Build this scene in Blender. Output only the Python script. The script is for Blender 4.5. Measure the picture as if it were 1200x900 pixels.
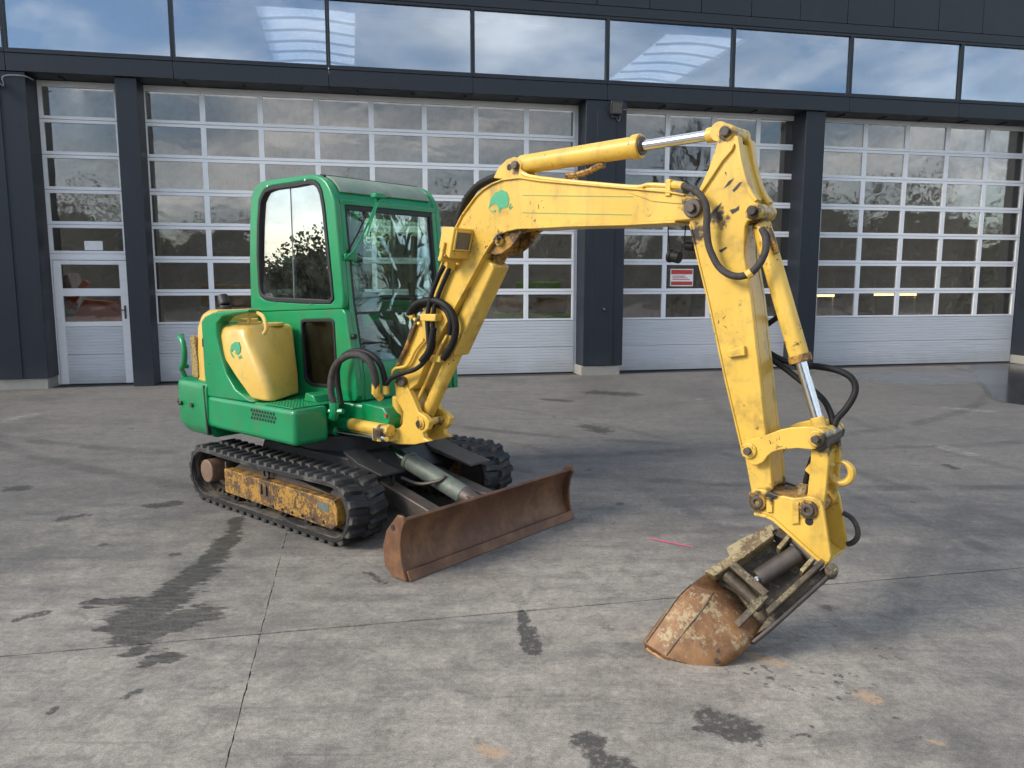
import bpy, bmesh, math, random
from mathutils import Vector, Matrix
R = math.radians
random.seed(7)
for o in list(bpy.data.objects): bpy.data.objects.remove(o)
sc = bpy.context.scene
COL = sc.collection
# ------------------------------------------------------------------ camera
cd = bpy.data.cameras.new('camera'); cam = bpy.data.objects.new('camera', cd); COL.objects.link(cam)
cam.location = (0, 0, 1.6); cam.rotation_euler = (R(82.5), 0, 0)
cd.sensor_width = 36; cd.lens = 27.15; cd.clip_end = 1500; cd.clip_start = .05
sc.camera = cam
# ------------------------------------------------------------------ light
SUN_EL, SUN_AZ = 34, 247          # compass azimuth of the sun: clockwise from +Y
world = bpy.data.worlds.new('World'); sc.world = world; world.use_nodes = True
wt = world.node_tree; wn = wt.nodes; wl = wt.links; wn.clear()
def wnode(t, **k):
    n = wn.new(t)
    for a, b in k.items(): setattr(n, a, b)
    return n
sky = wnode('ShaderNodeTexSky', sky_type='NISHITA', sun_disc=False, sun_elevation=R(SUN_EL), sun_rotation=R(SUN_AZ), altitude=100, air_density=1.0, dust_density=.9, ozone_density=1.5)
tc = wnode('ShaderNodeTexCoord')
sep = wnode('ShaderNodeSeparateXYZ'); wl.new(tc.outputs['Generated'], sep.inputs[0])
zc = wnode('ShaderNodeMath', operation='MAXIMUM'); wl.new(sep.outputs[2], zc.inputs[0]); zc.inputs[1].default_value = 0.0
za = wnode('ShaderNodeMath', operation='ADD'); wl.new(zc.outputs[0], za.inputs[0]); za.inputs[1].default_value = .22
dv = wnode('ShaderNodeVectorMath', operation='DIVIDE'); wl.new(tc.outputs['Generated'], dv.inputs[0])
cb = wnode('ShaderNodeCombineXYZ')
for i in (0, 1, 2): wl.new(za.outputs[0], cb.inputs[i])
wl.new(cb.outputs[0], dv.inputs[1])
cn = wnode('ShaderNodeTexNoise'); cn.inputs['Scale'].default_value = 1.15; cn.inputs['Detail'].default_value = 9; cn.inputs['Roughness'].default_value = .58; cn.inputs['Distortion'].default_value = .35
wl.new(dv.outputs[0], cn.inputs['Vector'])
cr = wnode('ShaderNodeValToRGB'); cr.color_ramp.elements[0].position = .45; cr.color_ramp.elements[1].position = .66
wl.new(cn.outputs[0], cr.inputs[0])
cn2 = wnode('ShaderNodeTexNoise'); cn2.inputs['Scale'].default_value = 2.2; cn2.inputs['Detail'].default_value = 7
wl.new(dv.outputs[0], cn2.inputs['Vector'])
cr2 = wnode('ShaderNodeValToRGB'); cr2.color_ramp.elements[0].position = .34; cr2.color_ramp.elements[1].position = .66
cr2.color_ramp.elements[0].color = (3.4, 3.8, 4.4, 1); cr2.color_ramp.elements[1].color = (9.4, 9.5, 9.6, 1)
wl.new(cn2.outputs[0], cr2.inputs[0])
cm = wnode('ShaderNodeMixRGB'); wl.new(cr.outputs[0], cm.inputs[0]); wl.new(sky.outputs[0], cm.inputs[1]); wl.new(cr2.outputs[0], cm.inputs[2])
bg = wnode('ShaderNodeBackground'); bg.inputs[1].default_value = .135; wl.new(cm.outputs[0], bg.inputs[0])
wo = wnode('ShaderNodeOutputWorld'); wl.new(bg.outputs[0], wo.inputs[0])
sl = bpy.data.lights.new('sun', 'SUN'); sl.energy = 2.0; sl.angle = R(22); sl.color = (1, .93, .82)
so = bpy.data.objects.new('sun', sl); COL.objects.link(so)
sd = Vector((math.sin(R(SUN_AZ))*math.cos(R(SUN_EL)), math.cos(R(SUN_AZ))*math.cos(R(SUN_EL)), math.sin(R(SUN_EL))))
so.rotation_euler = sd.to_track_quat('Z', 'Y').to_euler()
vs = sc.view_settings
vs.view_transform = 'Standard'; vs.look = 'None'; vs.exposure = 0.76; vs.gamma = 1; vs.use_curve_mapping = False
sc.cycles.use_denoising = True; sc.cycles.max_bounces = 6; sc.cycles.diffuse_bounces = 2; sc.cycles.transparent_max_bounces = 12; sc.cycles.use_adaptive_sampling = True; sc.cycles.adaptive_threshold = .035
sc.cycles.glossy_bounces = 3; sc.cycles.sample_clamp_indirect = 6
# ------------------------------------------------------------------ node helpers
class NT:
    def __init__(s, name):
        s.m = bpy.data.materials.new(name); s.m.use_nodes = True
        s.t = s.m.node_tree; s.t.nodes.clear()
        s.out = s.t.nodes.new('ShaderNodeOutputMaterial'); s.tc = s.t.nodes.new('ShaderNodeTexCoord')
    def n(s, t, **k):
        x = s.t.nodes.new(t)
        for a, b in k.items(): setattr(x, a, b)
        return x
    def put(s, sock, val):
        if hasattr(val, 'is_output'): s.t.links.new(val, sock)
        elif val is not None: sock.default_value = val
    def math(s, op, a, b=None, c=None, clamp=False):
        x = s.n('ShaderNodeMath', operation=op, use_clamp=clamp)
        for i, q in enumerate((a, b, c)):
            if q is not None: s.put(x.inputs[i], q)
        return x.outputs[0]
    def vmath(s, op, a, b=None, out=0):
        x = s.n('ShaderNodeVectorMath', operation=op)
        s.put(x.inputs[0], a)
        if b is not None: s.put(x.inputs['Scale'] if op == 'SCALE' else x.inputs[1], b)
        return x.outputs[out]
    cap = 4
    def noise(s, vec, scale, detail=4, rough=.55, dist=0, col=False):
        x = s.n('ShaderNodeTexNoise'); s.put(x.inputs['Vector'], vec)
        x.inputs['Scale'].default_value = scale; x.inputs['Detail'].default_value = min(detail, s.cap)
        x.inputs['Roughness'].default_value = rough; x.inputs['Distortion'].default_value = dist
        return x.outputs[1 if col else 0]
    def mapping(s, vec, scale=(1,1,1), rot=(0,0,0), loc=(0,0,0)):
        x = s.n('ShaderNodeMapping'); s.put(x.inputs[0], vec)
        x.inputs['Scale'].default_value = scale; x.inputs['Rotation'].default_value = rot; x.inputs['Location'].default_value = loc
        return x.outputs[0]
    def step(s, v, a, b):          # smooth 0..1 from a to b (also descending)
        x = s.n('ShaderNodeMapRange', interpolation_type='SMOOTHSTEP'); s.put(x.inputs[0], v)
        if a > b:
            x.inputs[1].default_value = b; x.inputs[2].default_value = a; x.inputs[3].default_value = 1; x.inputs[4].default_value = 0
        else:
            x.inputs[1].default_value = a; x.inputs[2].default_value = b
        return x.outputs[0]
    def mix(s, f, a, b, blend='MIX'):
        x = s.n('ShaderNodeMixRGB', blend_type=blend); s.put(x.inputs[0], f)
        for i, c in ((1, a), (2, b)):
            if isinstance(c, tuple) and len(c) == 3: c = (*c, 1)
            s.put(x.inputs[i], c)
        return x.outputs[0]
    def bump(s, h, strength=.3, dist=.01, nrm=None):
        x = s.n('ShaderNodeBump'); x.inputs['Strength'].default_value = strength; x.inputs['Distance'].default_value = dist
        s.put(x.inputs['Height'], h)
        if nrm is not None: s.put(x.inputs['Normal'], nrm)
        return x.outputs[0]
    def bsdf(s, col, rough=.5, metal=0, nrm=None, spec=None, coat=0):
        x = s.n('ShaderNodeBsdfPrincipled')
        if isinstance(col, tuple) and len(col) == 3: col = (*col, 1)
        s.put(x.inputs['Base Color'], col); s.put(x.inputs['Roughness'], rough); s.put(x.inputs['Metallic'], metal)
        if nrm is not None: s.put(x.inputs['Normal'], nrm)
        if spec is not None: s.put(x.inputs['Specular IOR Level'], spec)
        if coat: x.inputs['Coat Weight'].default_value = coat; x.inputs['Coat Roughness'].default_value = .12
        s.t.links.new(x.outputs[0], s.out.inputs[0]); return x
M = {}
def grease_mask(k, pins, obj):
    flat = k.vmath('MULTIPLY', obj, (1, 0, 1)); d = None
    for (x, z, r) in pins:
        q = k.math('DIVIDE', k.vmath('DISTANCE', flat, (x, 0, z), 1), r)
        d = q if d is None else k.math('MINIMUM', d, q)
    return d
def paint(name, col, col2, pins=(), chips=.66, dirt=.5, rough=.38, streak=.35, coat=.15, fade=None):
    k = NT(name); ob = k.tc.outputs['Object']
    base = k.mix(k.step(k.noise(ob, 2.6, 5), .35, .7), col, col2)
    if fade: base = k.mix(k.math('MULTIPLY', k.step(k.noise(ob, 1.7, 4, .6, .4), .46, .74), .35), base, fade)
    dull = k.noise(k.mapping(ob, (9, 9, 1.6)), 1.3, 6, .6)
    base = k.mix(k.math('MULTIPLY', k.step(dull, .5, .8), streak), base, (.16, .12, .07))
    dark_tone = k.noise(ob, 7, 8, .65)
    base = k.mix(k.math('MULTIPLY', k.step(dark_tone, .5, .78), dirt), base, (.10, .075, .045))
    chip = k.step(k.noise(ob, 34, 5, .62, .6), chips, chips+.025)
    patch = k.step(k.noise(ob, 3.1, 3), .48, .66)
    chip = k.math('MULTIPLY', chip, patch)
    rustc = k.mix(k.noise(ob, 60, 3), (.02, .017, .015), (.13, .055, .025))
    base = k.mix(chip, base, rustc)
    ro = k.math('ADD', k.math('MULTIPLY', k.noise(ob, 16, 5), .22), rough-.11)
    if pins:
        d = grease_mask(k, pins, ob)
        d = k.math('ADD', d, k.math('MULTIPLY', k.math('SUBTRACT', k.noise(ob, 22, 6, .65), .5), 2.6))
        g = k.step(d, 1.1, .45)
        base = k.mix(g, base, k.mix(k.noise(ob, 50, 3), (.012, .011, .010), (.07, .045, .025)))
    ao = k.n('ShaderNodeBevel') if False else None
    b = k.bump(k.math('SUBTRACT', k.noise(ob, 40, 4), k.math('MULTIPLY', chip, .8)), .12, .004)
    k.bsdf(base, ro, 0, b, coat=coat); M[name] = k.m
PINS = [(2.769,1.939)+(.05,), (2.915,2.261)+(.045,), (3.06,1.911)+(.04,), (3.138,.618)+(.055,), (3.364,.621)+(.05,), (3.428,.921)+(.06,),
        (1.592,1.85)+(.05,), (.745,.972)+(.06,), (.669,.632)+(.06,), (.938,.715)+(.035,), (2.897,1.89)+(.05,), (3.211,.666)+(.045,), (1.679,2.224)+(.035,), (2.782,1.819)+(.06,)]
paint('yellow', (.68, .42, .060), (.75, .48, .082), PINS, .62, .5, .38, .36, .1, (.74, .51, .12))
paint('yellow_plain', (.68, .43, .085), (.74, .48, .105), (), .69, .3, .36, .22, .15, (.74, .54, .18))
paint('green', (.002, .225, .072), (.003, .26, .088), (), .665, .28, .32, .24, .2, (.02, .235, .095))
paint('dusty_green', (.17, .24, .17), (.25, .30, .22), (), .7, .45, .5, .3, 0)
def simple(name, col, rough=.5, metal=0, var=.25, scale=20, bump=.1, spec=None):
    k = NT(name); ob = k.tc.outputs['Object']
    f = k.noise(ob, scale, 6, .6)
    c = k.mix(f, tuple(x*(1-var) for x in col), tuple(min(1, x*(1+var)) for x in col))
    k.bsdf(c, k.math('ADD', k.math('MULTIPLY', f, .2), rough-.1), metal, k.bump(k.noise(ob, scale*3, 3), bump, .003) if bump else None, spec=spec); M[name] = k.m
simple('chrome', (.75, .75, .74), .16, 1, .08, 30, .03)
simple('steel_dirty', (.12, .10, .085), .55, .6, .5, 18, .3)
simple('black_metal', (.022, .022, .023), .5, 0, .4, 14, .2)
simple('hose_black', (.012, .0118, .0115), .58, 0, .7, 45, .4, .3)
simple('hose_grey', (.055, .049, .046), .7, 0, .8, 34, .5, .25)
simple('seal', (.012, .012, .013), .55, 0, .3, 30, .1)
simple('seat_fabric', (.03, .03, .034), .85, 0, .3, 60, .3)
simple('grey_plastic', (.22, .23, .24), .5, 0, .15, 30, .1)
simple('concrete_plinth', (.30, .285, .25), .85, 0, .2, 12, .4)
simple('white_sticker', (.78, .78, .76), .5, 0, .04, 5, 0)
simple('red_print', (.50, .05, .035), .5, 0, .08, 12, 0)
simple('green_decal', (.07, .36, .18), .45, 0, .25, 40, 0)
simple('faded_decal', (.20, .36, .10), .5, 0, .4, 30, 0)
simple('orange_paint', (.75, .14, .03), .45, 0, .2, 10, .1)
simple('leaf_green', (.16, .34, .04), .5, 0, .3, 8, .1)
simple('bark', (.055, .045, .035), .9, 0, .35, 10, .3)
simple('evergreen', (.06, .066, .04), .9, 0, .5, 2, .2)
simple('pink_spray', (.80, .10, .22), .8, 0, .2, 60, .2)
simple('interior_grey', (.46, .44, .41), .85, 0, .2, 1, 0)
simple('interior_white', (.55, .55, .53), .8, 0, .1, 1, 0)
simple('tyre_grey', (.13, .125, .12), .8, 0, .2, 9, .2)
simple('pallet_wood', (.36, .25, .13), .75, 0, .3, 6, .2)
# rubber of the tracks: black with dried grey dust in patches
k = NT('rubber'); ob = k.tc.outputs['Object']
d = k.step(k.noise(ob, 6, 7, .7), .46, .72)
k.bsdf(k.mix(d, (.013, .013, .014), (.095, .087, .075)), k.math('ADD', k.math('MULTIPLY', d, .25), .58), 0, k.bump(k.noise(ob, 50, 5, .7), .35, .004)); M['rubber'] = k.m
k = NT('rubber_inside'); ob = k.tc.outputs['Object']
d = k.step(k.noise(k.mapping(ob, (1, 4, 1)), 7, 7, .7), .38, .66)
k.bsdf(k.mix(d, (.02, .019, .018), (.14, .115, .085)), .8, 0, k.bump(k.noise(ob, 60, 5, .7), .4, .004)); M['rubber_inside'] = k.m
# worn steel: rust with bare brown patches
def rust(name, a, b, c, sc_=5, paintc=None, edge=.55):
    k = NT(name); ob = k.tc.outputs['Object']
    col = k.mix(k.step(k.noise(ob, sc_, 8, .65), .35, .68), a, b)
    col = k.mix(k.math('MULTIPLY', k.step(k.noise(k.mapping(ob, (1, 1, .35)), sc_*4, 6, .7), .5, .75), .7), col, c)
    if paintc:
        pn = k.math('ADD', k.math('MULTIPLY', k.noise(ob, sc_*1.2, 4, .7), .55), k.math('MULTIPLY', k.noise(ob, sc_*9, 4, .75), .45))
        col = k.mix(k.math('MULTIPLY', k.step(pn, edge-.02, edge+.06), .9), col, k.mix(k.noise(ob, sc_*3, 4), paintc, tuple(q*.6 for q in paintc)))
    k.bsdf(col, k.math('ADD', k.math('MULTIPLY', k.noise(ob, 25, 5), .3), .42), .15, k.bump(k.noise(ob, 55, 6, .7), .35, .004)); M[name] = k.m
rust('blade_rust', (.12, .055, .028), (.23, .112, .052), (.07, .042, .03), 4)
rust('bucket_rust', (.15, .068, .028), (.30, .155, .062), (.06, .042, .03), 7, (.46, .36, .20), .535)
rust('lip_rust', (.36, .17, .06), (.44, .25, .11), (.16, .08, .035), 9)
rust('bucket_dirty', (.05, .038, .026), (.13, .095, .055), (.018, .016, .013), 10, (.28, .23, .12), .54)
rust('bucket_pale', (.14, .09, .045), (.24, .17, .08), (.06, .045, .03), 9, (.46, .38, .2), .47)
rust('frame_worn', (.07, .045, .027), (.15, .085, .04), (.03, .024, .019), 6, (.56, .30, .05), .485)
rust('drum_rust', (.17, .10, .065), (.22, .14, .095), (.11, .07, .05), 6)
rust('green_grey', (.10, .13, .11), (.15, .17, .14), (.10, .07, .045), 9)
# dark coated aluminium of the facade
k = NT('anthracite'); ob = k.tc.outputs['Object']
f = k.noise(ob, 1.1, 6); g = k.step(k.noise(k.mapping(ob, (5, 5, .5)), 3, 6, .6), .5, .8)
spz = k.n('ShaderNodeSeparateXYZ'); k.put(spz.inputs[0], ob); lowd = k.math('MULTIPLY', k.step(k.math('ADD', spz.outputs[2], k.math('MULTIPLY', k.noise(ob, 3, 4, .7), .7)), .85, .3), .5)
k.bsdf(k.mix(k.math('MAXIMUM', lowd, k.math('MULTIPLY', g, .25)), k.mix(f, (.0145, .019, .0265), (.0195, .025, .0335)), (.045, .048, .052)), k.math('ADD', k.math('MULTIPLY', f, .2), .36), 0, k.bump(k.noise(ob, .9, 2), .05, .02), .35); M['anthracite'] = k.m
k = NT('door_aluminium'); ob = k.tc.outputs['Object']
g = k.step(k.noise(k.mapping(ob, (1, 1, 6)), 2.2, 6, .6), .4, .8)
k.bsdf(k.mix(k.math('MULTIPLY', g, .25), (.82, .82, .825), (.60, .60, .59)), .45, 0); M['door_aluminium'] = k.m
k = NT('door_ribbed'); ob = k.tc.outputs['Object']; sp = k.n('ShaderNodeSeparateXYZ'); k.put(sp.inputs[0], ob)
g = k.step(k.noise(k.mapping(ob, (.35, 1, 9)), 3, 7, .6), .38, .75)
low = k.math('MULTIPLY', k.step(k.math('ADD', sp.outputs[2], k.math('MULTIPLY', k.noise(ob, 2.5, 6), .5)), .62, .2), .45)
c = k.mix(k.math('MULTIPLY', g, .35), (.62, .63, .65), (.43, .43, .435))
k.bsdf(k.mix(low, c, (.36, .345, .31)), .42, .1); M['door_ribbed'] = k.m
# glazing
def glass(name, tint, refl, wav=0, wscale=2, dirt=0, rough=.01, refc=(1, 1, 1)):
    k = NT(name); ob = k.tc.outputs['Object']; geo = k.n('ShaderNodeNewGeometry'); nrm = None
    if wav:
        oi = k.n('ShaderNodeObjectInfo'); off = k.vmath('ADD', k.mapping(ob, (1, 1, 1.4)), k.vmath('SCALE', (7, 3, 5), k.math('MULTIPLY', oi.outputs['Random'], 40)))
        sq = k.vmath('MULTIPLY', ob, ob); bul = k.vmath('DOT_PRODUCT', sq, (1, 0, 3), 1)
        h = k.math('ADD', k.math('MULTIPLY', bul, k.math('SUBTRACT', oi.outputs['Random'], .35)), k.noise(off, wscale, 2, .45, .6))
        nrm = k.bump(h, wav, .05)
    lw = k.n('ShaderNodeFresnel'); lw.inputs[0].default_value = 1.5
    if nrm is not None: k.put(lw.inputs[1], nrm)
    f = k.math('ADD', k.math('MULTIPLY', lw.outputs[0], .5), refl, clamp=True)
    tr = k.n('ShaderNodeBsdfTransparent'); tr.inputs[0].default_value = (*tint, 1)
    gl = k.n('ShaderNodeBsdfGlossy'); gl.inputs['Roughness'].default_value = rough; gl.inputs[0].default_value = (*refc, 1)
    if nrm is not None: k.put(gl.inputs['Normal'], nrm)
    mx = k.n('ShaderNodeMixShader'); k.put(mx.inputs[0], f); k.t.links.new(tr.outputs[0], mx.inputs[1]); k.t.links.new(gl.outputs[0], mx.inputs[2])
    last = mx.outputs[0]
    if dirt:
        df = k.n('ShaderNodeBsdfDiffuse'); df.inputs[0].default_value = (.30, .28, .24, 1)
        m2 = k.n('ShaderNodeMixShader'); k.put(m2.inputs[0], k.math('MULTIPLY', k.step(k.noise(ob, 4, 7, .7), .35, .85), dirt))
        k.t.links.new(last, m2.inputs[1]); k.t.links.new(df.outputs[0], m2.inputs[2]); last = m2.outputs[0]
    k.t.links.new(last, k.out.inputs[0]); M[name] = k.m
glass('door_glass', (.82, .80, .77), .085, .06, 1.5, .17, .02)
glass('band_glass', (.55, .60, .66), .30, .012, .6, .02, .005, (.86, .93, 1))
glass('cab_glass', (.84, .94, .89), .0, 0, 1.5, .05, .005)
glass('dark_glass', (.22, .24, .22), .02, 0, 1, .05, .01)
glass('cab_side_glass', (.78, .90, .81), .40, 0, 1.2, .10, .005)
k = NT('skylight_sheet'); tl = k.n('ShaderNodeBsdfTranslucent'); tl.inputs[0].default_value = (.9, .9, .86, 1); k.t.links.new(tl.outputs[0], k.out.inputs[0]); M['skylight_sheet'] = k.m
k = NT('tube_light'); em = k.n('ShaderNodeEmission'); em.inputs[0].default_value = (1, .72, .35, 1); em.inputs[1].default_value = 3; k.t.links.new(em.outputs[0], k.out.inputs[0]); M['tube_light'] = k.m
simple('lamp_lens', (.12, .11, .10), .12, 0, .3, 30, .1)
# ------------------------------------------------------------------ ground material
def ground_material():
    k = NT('yard_concrete'); k.cap = 9; geo = k.n('ShaderNodeNewGeometry'); P = geo.outputs['Position']
    P2 = k.vmath('MULTIPLY', P, (1, 1, 0))
    stv = k.mapping(P2, (2.2, 7, 1), (0, 0, R(-24)))
    wob = k.vmath('SCALE', k.vmath('SUBTRACT', k.noise(stv, 2.4, 8, .72, col=True), (.5, .5, .5)), .26)
    PW = k.vmath('ADD', P2, wob)
    wob2 = k.vmath('SCALE', k.vmath('SUBTRACT', k.noise(P2, 13, 7, .75, col=True), (.5, .5, .5)), .13)
    PF = k.vmath('ADD', P2, wob2)
    st = k.mapping(P2, (1.6, 6, 1), (0, 0, R(-14)))
    st2 = k.mapping(P2, (1, 13, 1), (0, 0, R(-33)))
    big = k.noise(P2, .33, 5, .6, .3); mid = k.noise(P2, 1.3, 7, .65); fine = k.noise(P2, 38, 6, .75); grit = k.noise(P2, 150, 3, .7)
    c = k.mix(k.step(big, .38, .62), (.185, .171, .152), (.335, .306, .262))
    c = k.mix(k.math('MULTIPLY', k.step(mid, .38, .62), .6), c, (.40, .365, .31))
    blot = k.noise(P2, 6.5, 9, .74, .5)
    c = k.mix(k.math('MULTIPLY', k.step(blot, .48, .64), .50), c, (.13, .123, .112))
    c = k.mix(k.math('MULTIPLY', k.step(blot, .46, .34), .45), c, (.44, .405, .35))
    scr = k.noise(k.mapping(P2, (1.2, 34, 1), (0, 0, R(38))), 1.0, 6, .7, .6); scr2 = k.noise(k.mapping(P2, (1.4, 40, 1), (0, 0, R(-27))), 1.0, 6, .7, .6)
    c = k.mix(k.math('MULTIPLY', k.step(scr, .58, .70), .35), c, (.33, .315, .285))
    c = k.mix(k.math('MULTIPLY', k.step(scr2, .57, .70), .40), c, (.09, .087, .082))
    c = k.mix(k.math('MULTIPLY', k.step(k.noise(st, 1.0, 9, .74), .47, .66), .42), c, (.095, .092, .088))
    c = k.mix(k.math('MULTIPLY', k.step(k.noise(st2, .8, 6, .7), .53, .74), .32), c, (.33, .315, .285))
    # broad tone: darker towards the doors, then towards the right
    fd = k.math('DOT_PRODUCT', 0) if False else k.vmath('DOT_PRODUCT', P2, (-.201, .980, 0), 1)
    dark_tone = k.step(k.math('ADD', fd, k.math('MULTIPLY', k.math('SUBTRACT', k.noise(st, .5, 5, .6), .5), 5)), 2.4, 6.4)
    c = k.mix(k.math('MULTIPLY', dark_tone, .64), c, (.092, .090, .088))
    sx = k.n('ShaderNodeSeparateXYZ'); k.put(sx.inputs[0], P2)
    side = k.step(k.math('ADD', sx.outputs[0], k.math('MULTIPLY', k.math('SUBTRACT', k.noise(P2, .7, 5, .6), .5), 4)), .3, 2.6)
    c = k.mix(k.math('MULTIPLY', side, .34), c, (.125, .118, .110))
    # tyre tracks: arcs of rubber
    arc = None
    for (cx, cy, r, w, a) in ((3.2, 14.5, 8.6, .12, .8), (3.2, 14.5, 7.1, .12, .75), (-6, 3.0, 7.6, .09, .45), (-6, 3.0, 9.0, .09, .5), (9.5, -1, 8.9, .11, .42), (9.5, -1, 7.5, .11, .42), (-1, 16.5, 9.6, .12, .75), (2.6, 17, 12.2, .12, .6), (13, 9, 10.4, .12, .5), (13, 9, 9.0, .12, .4)):
        q = k.math('ABSOLUTE', k.math('SUBTRACT', k.vmath('DISTANCE', PF, (cx, cy, 0), 1), r))
        q = k.math('MULTIPLY', k.step(q, w, w*.35), a)
        arc = q if arc is None else k.math('MAXIMUM', arc, q)
    arc = k.math('MULTIPLY', arc, k.step(k.noise(P2, 1.9, 6, .7), .38, .58))
    c = k.mix(k.math('MULTIPLY', arc, .75), c, (.055, .054, .053))
    # small pock marks, pale specks, dark specks
    fac = k.n('ShaderNodeMapRange'); k.put(fac.inputs[0], fine); fac.inputs[1].default_value = .36; fac.inputs[2].default_value = .64; fac.inputs[3].default_value = .80; fac.inputs[4].default_value = 1.22
    fac2 = k.n('ShaderNodeMapRange'); k.put(fac2.inputs[0], k.noise(P2, 11, 8, .72, .3)); fac2.inputs[1].default_value = .36; fac2.inputs[2].default_value = .64; fac2.inputs[3].default_value = .90; fac2.inputs[4].default_value = 1.12
    fac3 = k.n('ShaderNodeMapRange'); k.put(fac3.inputs[0], grit); fac3.inputs[1].default_value = .33; fac3.inputs[2].default_value = .67; fac3.inputs[3].default_value = .74; fac3.inputs[4].default_value = 1.26
    c = k.vmath('SCALE', c, k.math('MULTIPLY', fac.outputs[0], k.math('MULTIPLY', fac2.outputs[0], fac3.outputs[0])))
    spk = k.n('ShaderNodeTexVoronoi'); k.put(spk.inputs['Vector'], PF); spk.inputs['Scale'].default_value = 1.7
    c = k.mix(k.math('MULTIPLY', k.step(spk.outputs['Distance'], .075, .04), .75), c, (.045, .042, .04))
    # capsule stains
    g = bpy.data.node_groups.new('capsule', 'ShaderNodeTree')
    for nm, ty in (('P', 'NodeSocketVector'), ('A', 'NodeSocketVector'), ('B', 'NodeSocketVector'), ('r', 'NodeSocketFloat')): g.interface.new_socket(nm, in_out='INPUT', socket_type=ty)
    g.interface.new_socket('d', in_out='OUTPUT', socket_type='NodeSocketFloat')
    gi = g.nodes.new('NodeGroupInput'); go = g.nodes.new('NodeGroupOutput')
    def gv(op, a, b):
        x = g.nodes.new('ShaderNodeVectorMath'); x.operation = op; g.links.new(a, x.inputs[0])
        g.links.new(b, x.inputs['Scale'] if op == 'SCALE' else x.inputs[1]); return x
    pa = gv('SUBTRACT', gi.outputs[0], gi.outputs[1]); ba = gv('SUBTRACT', gi.outputs[2], gi.outputs[1])
    n1 = gv('DOT_PRODUCT', pa.outputs[0], ba.outputs[0]); n2 = gv('DOT_PRODUCT', ba.outputs[0], ba.outputs[0])
    dvn = g.nodes.new('ShaderNodeMath'); dvn.operation = 'DIVIDE'; dvn.use_clamp = True
    g.links.new(n1.outputs[1], dvn.inputs[0]); g.links.new(n2.outputs[1], dvn.inputs[1])
    sb = gv('SCALE', ba.outputs[0], dvn.outputs[0]); df = gv('SUBTRACT', pa.outputs[0], sb.outputs[0]); ln = g.nodes.new('ShaderNodeVectorMath'); ln.operation = 'LENGTH'; g.links.new(df.outputs[0], ln.inputs[0])
    rr = g.nodes.new('ShaderNodeMath'); rr.operation = 'DIVIDE'; g.links.new(ln.outputs[1], rr.inputs[0]); g.links.new(gi.outputs[3], rr.inputs[1]); g.links.new(rr.outputs[0], go.inputs[0])
    def caps(lst, vec):
        d = None
        for (a, b, r) in lst:
            x = k.n('ShaderNodeGroup', node_tree=g); k.put(x.inputs[0], vec); x.inputs[1].default_value = (*a, 0); x.inputs[2].default_value = (b[0]+.002, b[1], 0); x.inputs[3].default_value = r
            d = x.outputs[0] if d is None else k.math('MINIMUM', d, x.outputs[0])
        return d
    G = lambda a, b, r: (a, b, r)
    wet = caps([G((-1.875,5.105), (-1.781,4.747), .055), G((-1.779,4.681), (-1.754,4.238), .075), G((-1.742,4.159), (-1.79,3.727), .10), G((-1.783,3.758), (-2.108,3.716), .055),
                G((-1.749,3.78), (-1.819,3.48), .14), G((-1.547,3.555), (-1.715,3.346), .12), G((-1.495,3.159), (-1.536,3.129), .06), G((-1.673,3.182), (-1.624,3.198), .035)], PW)
    wet = k.math('ADD', wet, k.math('MULTIPLY', k.math('SUBTRACT', k.noise(stv, 2.2, 8, .75, .4), .5), 2.6))
    wm = k.math('MULTIPLY', k.step(wet, 1.1, .86), k.math('ADD', .72, k.math('MULTIPLY', k.step(k.noise(stv, 5, 6, .7), .4, .6), .28)))
    wv = k.n('ShaderNodeTexWave', wave_type='BANDS', bands_direction='X', wave_profile='SAW'); k.put(wv.inputs[0], k.mapping(PF, (1, 1, 1), (0, 0, R(-30)))); wv.inputs['Scale'].default_value = 13; wv.inputs['Distortion'].default_value = 3; wv.inputs['Detail'].default_value = 3
    tread = caps([G((-1.638,3.624), (-1.91,3.499), .10), G((-1.483,3.499), (-1.706,3.329), .10)], PF)
    tm = k.math('MULTIPLY', k.step(tread, 1.1, .6), k.step(wv.outputs[1], .35, .75))
    oil = caps([G((.05,3.614), (.076,3.254), .022), G((.063,3.407), (.089,3.19), .034), G((.74,2.627), (.82,2.584), .075), G((.271,2.542), (.305,2.415), .045), G((.31,2.41), (.369,2.378), .05),
                G((-3.919,5.873), (-3.828,5.898), .07), G((-3.062,5.124), (-2.99,5.163), .05), G((-2.363,3.508), (-2.284,3.594), .025), G((-1.5,2.832), (-1.465,2.864), .018), G((-1.732,2.717), (-1.72,2.729), .02),
                G((-.809,4.133), (-.676,3.961), .012), G((1.25,11.196), (1.661,11.022), .18), G((.859,8.498), (.973,8.248), .12), G((.471,10.53), (.754,10.376), .08), G((-2.595,5.43), (-2.46,5.474), .06), G((3.843,6.668), (3.847,6.542), .035)], PF)
    oil = k.math('ADD', oil, k.math('MULTIPLY', k.math('SUBTRACT', k.noise(P2, 9, 7, .72, .5), .5), 4.5))
    om = k.math('MULTIPLY', k.step(oil, 1.35, .75), k.step(k.noise(P2, 40, 5, .7), .28, .5))
    dr = caps([G((.923,2.542), (1.229,2.594), .018), G((.984,2.998), (1.376,2.929), .10), G((1.118,2.929), (1.292,2.813), .055), G((1.381,2.654), (1.404,2.563), .06), G((1.047,2.6), (1.13,2.638), .02), G((1.636,3.222), (1.617,3.106), .05)], PF)
    vor = k.n('ShaderNodeTexVoronoi'); k.put(vor.inputs['Vector'], k.mapping(PF, (1, 1.0, 1), (0, 0, .2))); vor.inputs['Scale'].default_value = 24
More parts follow.
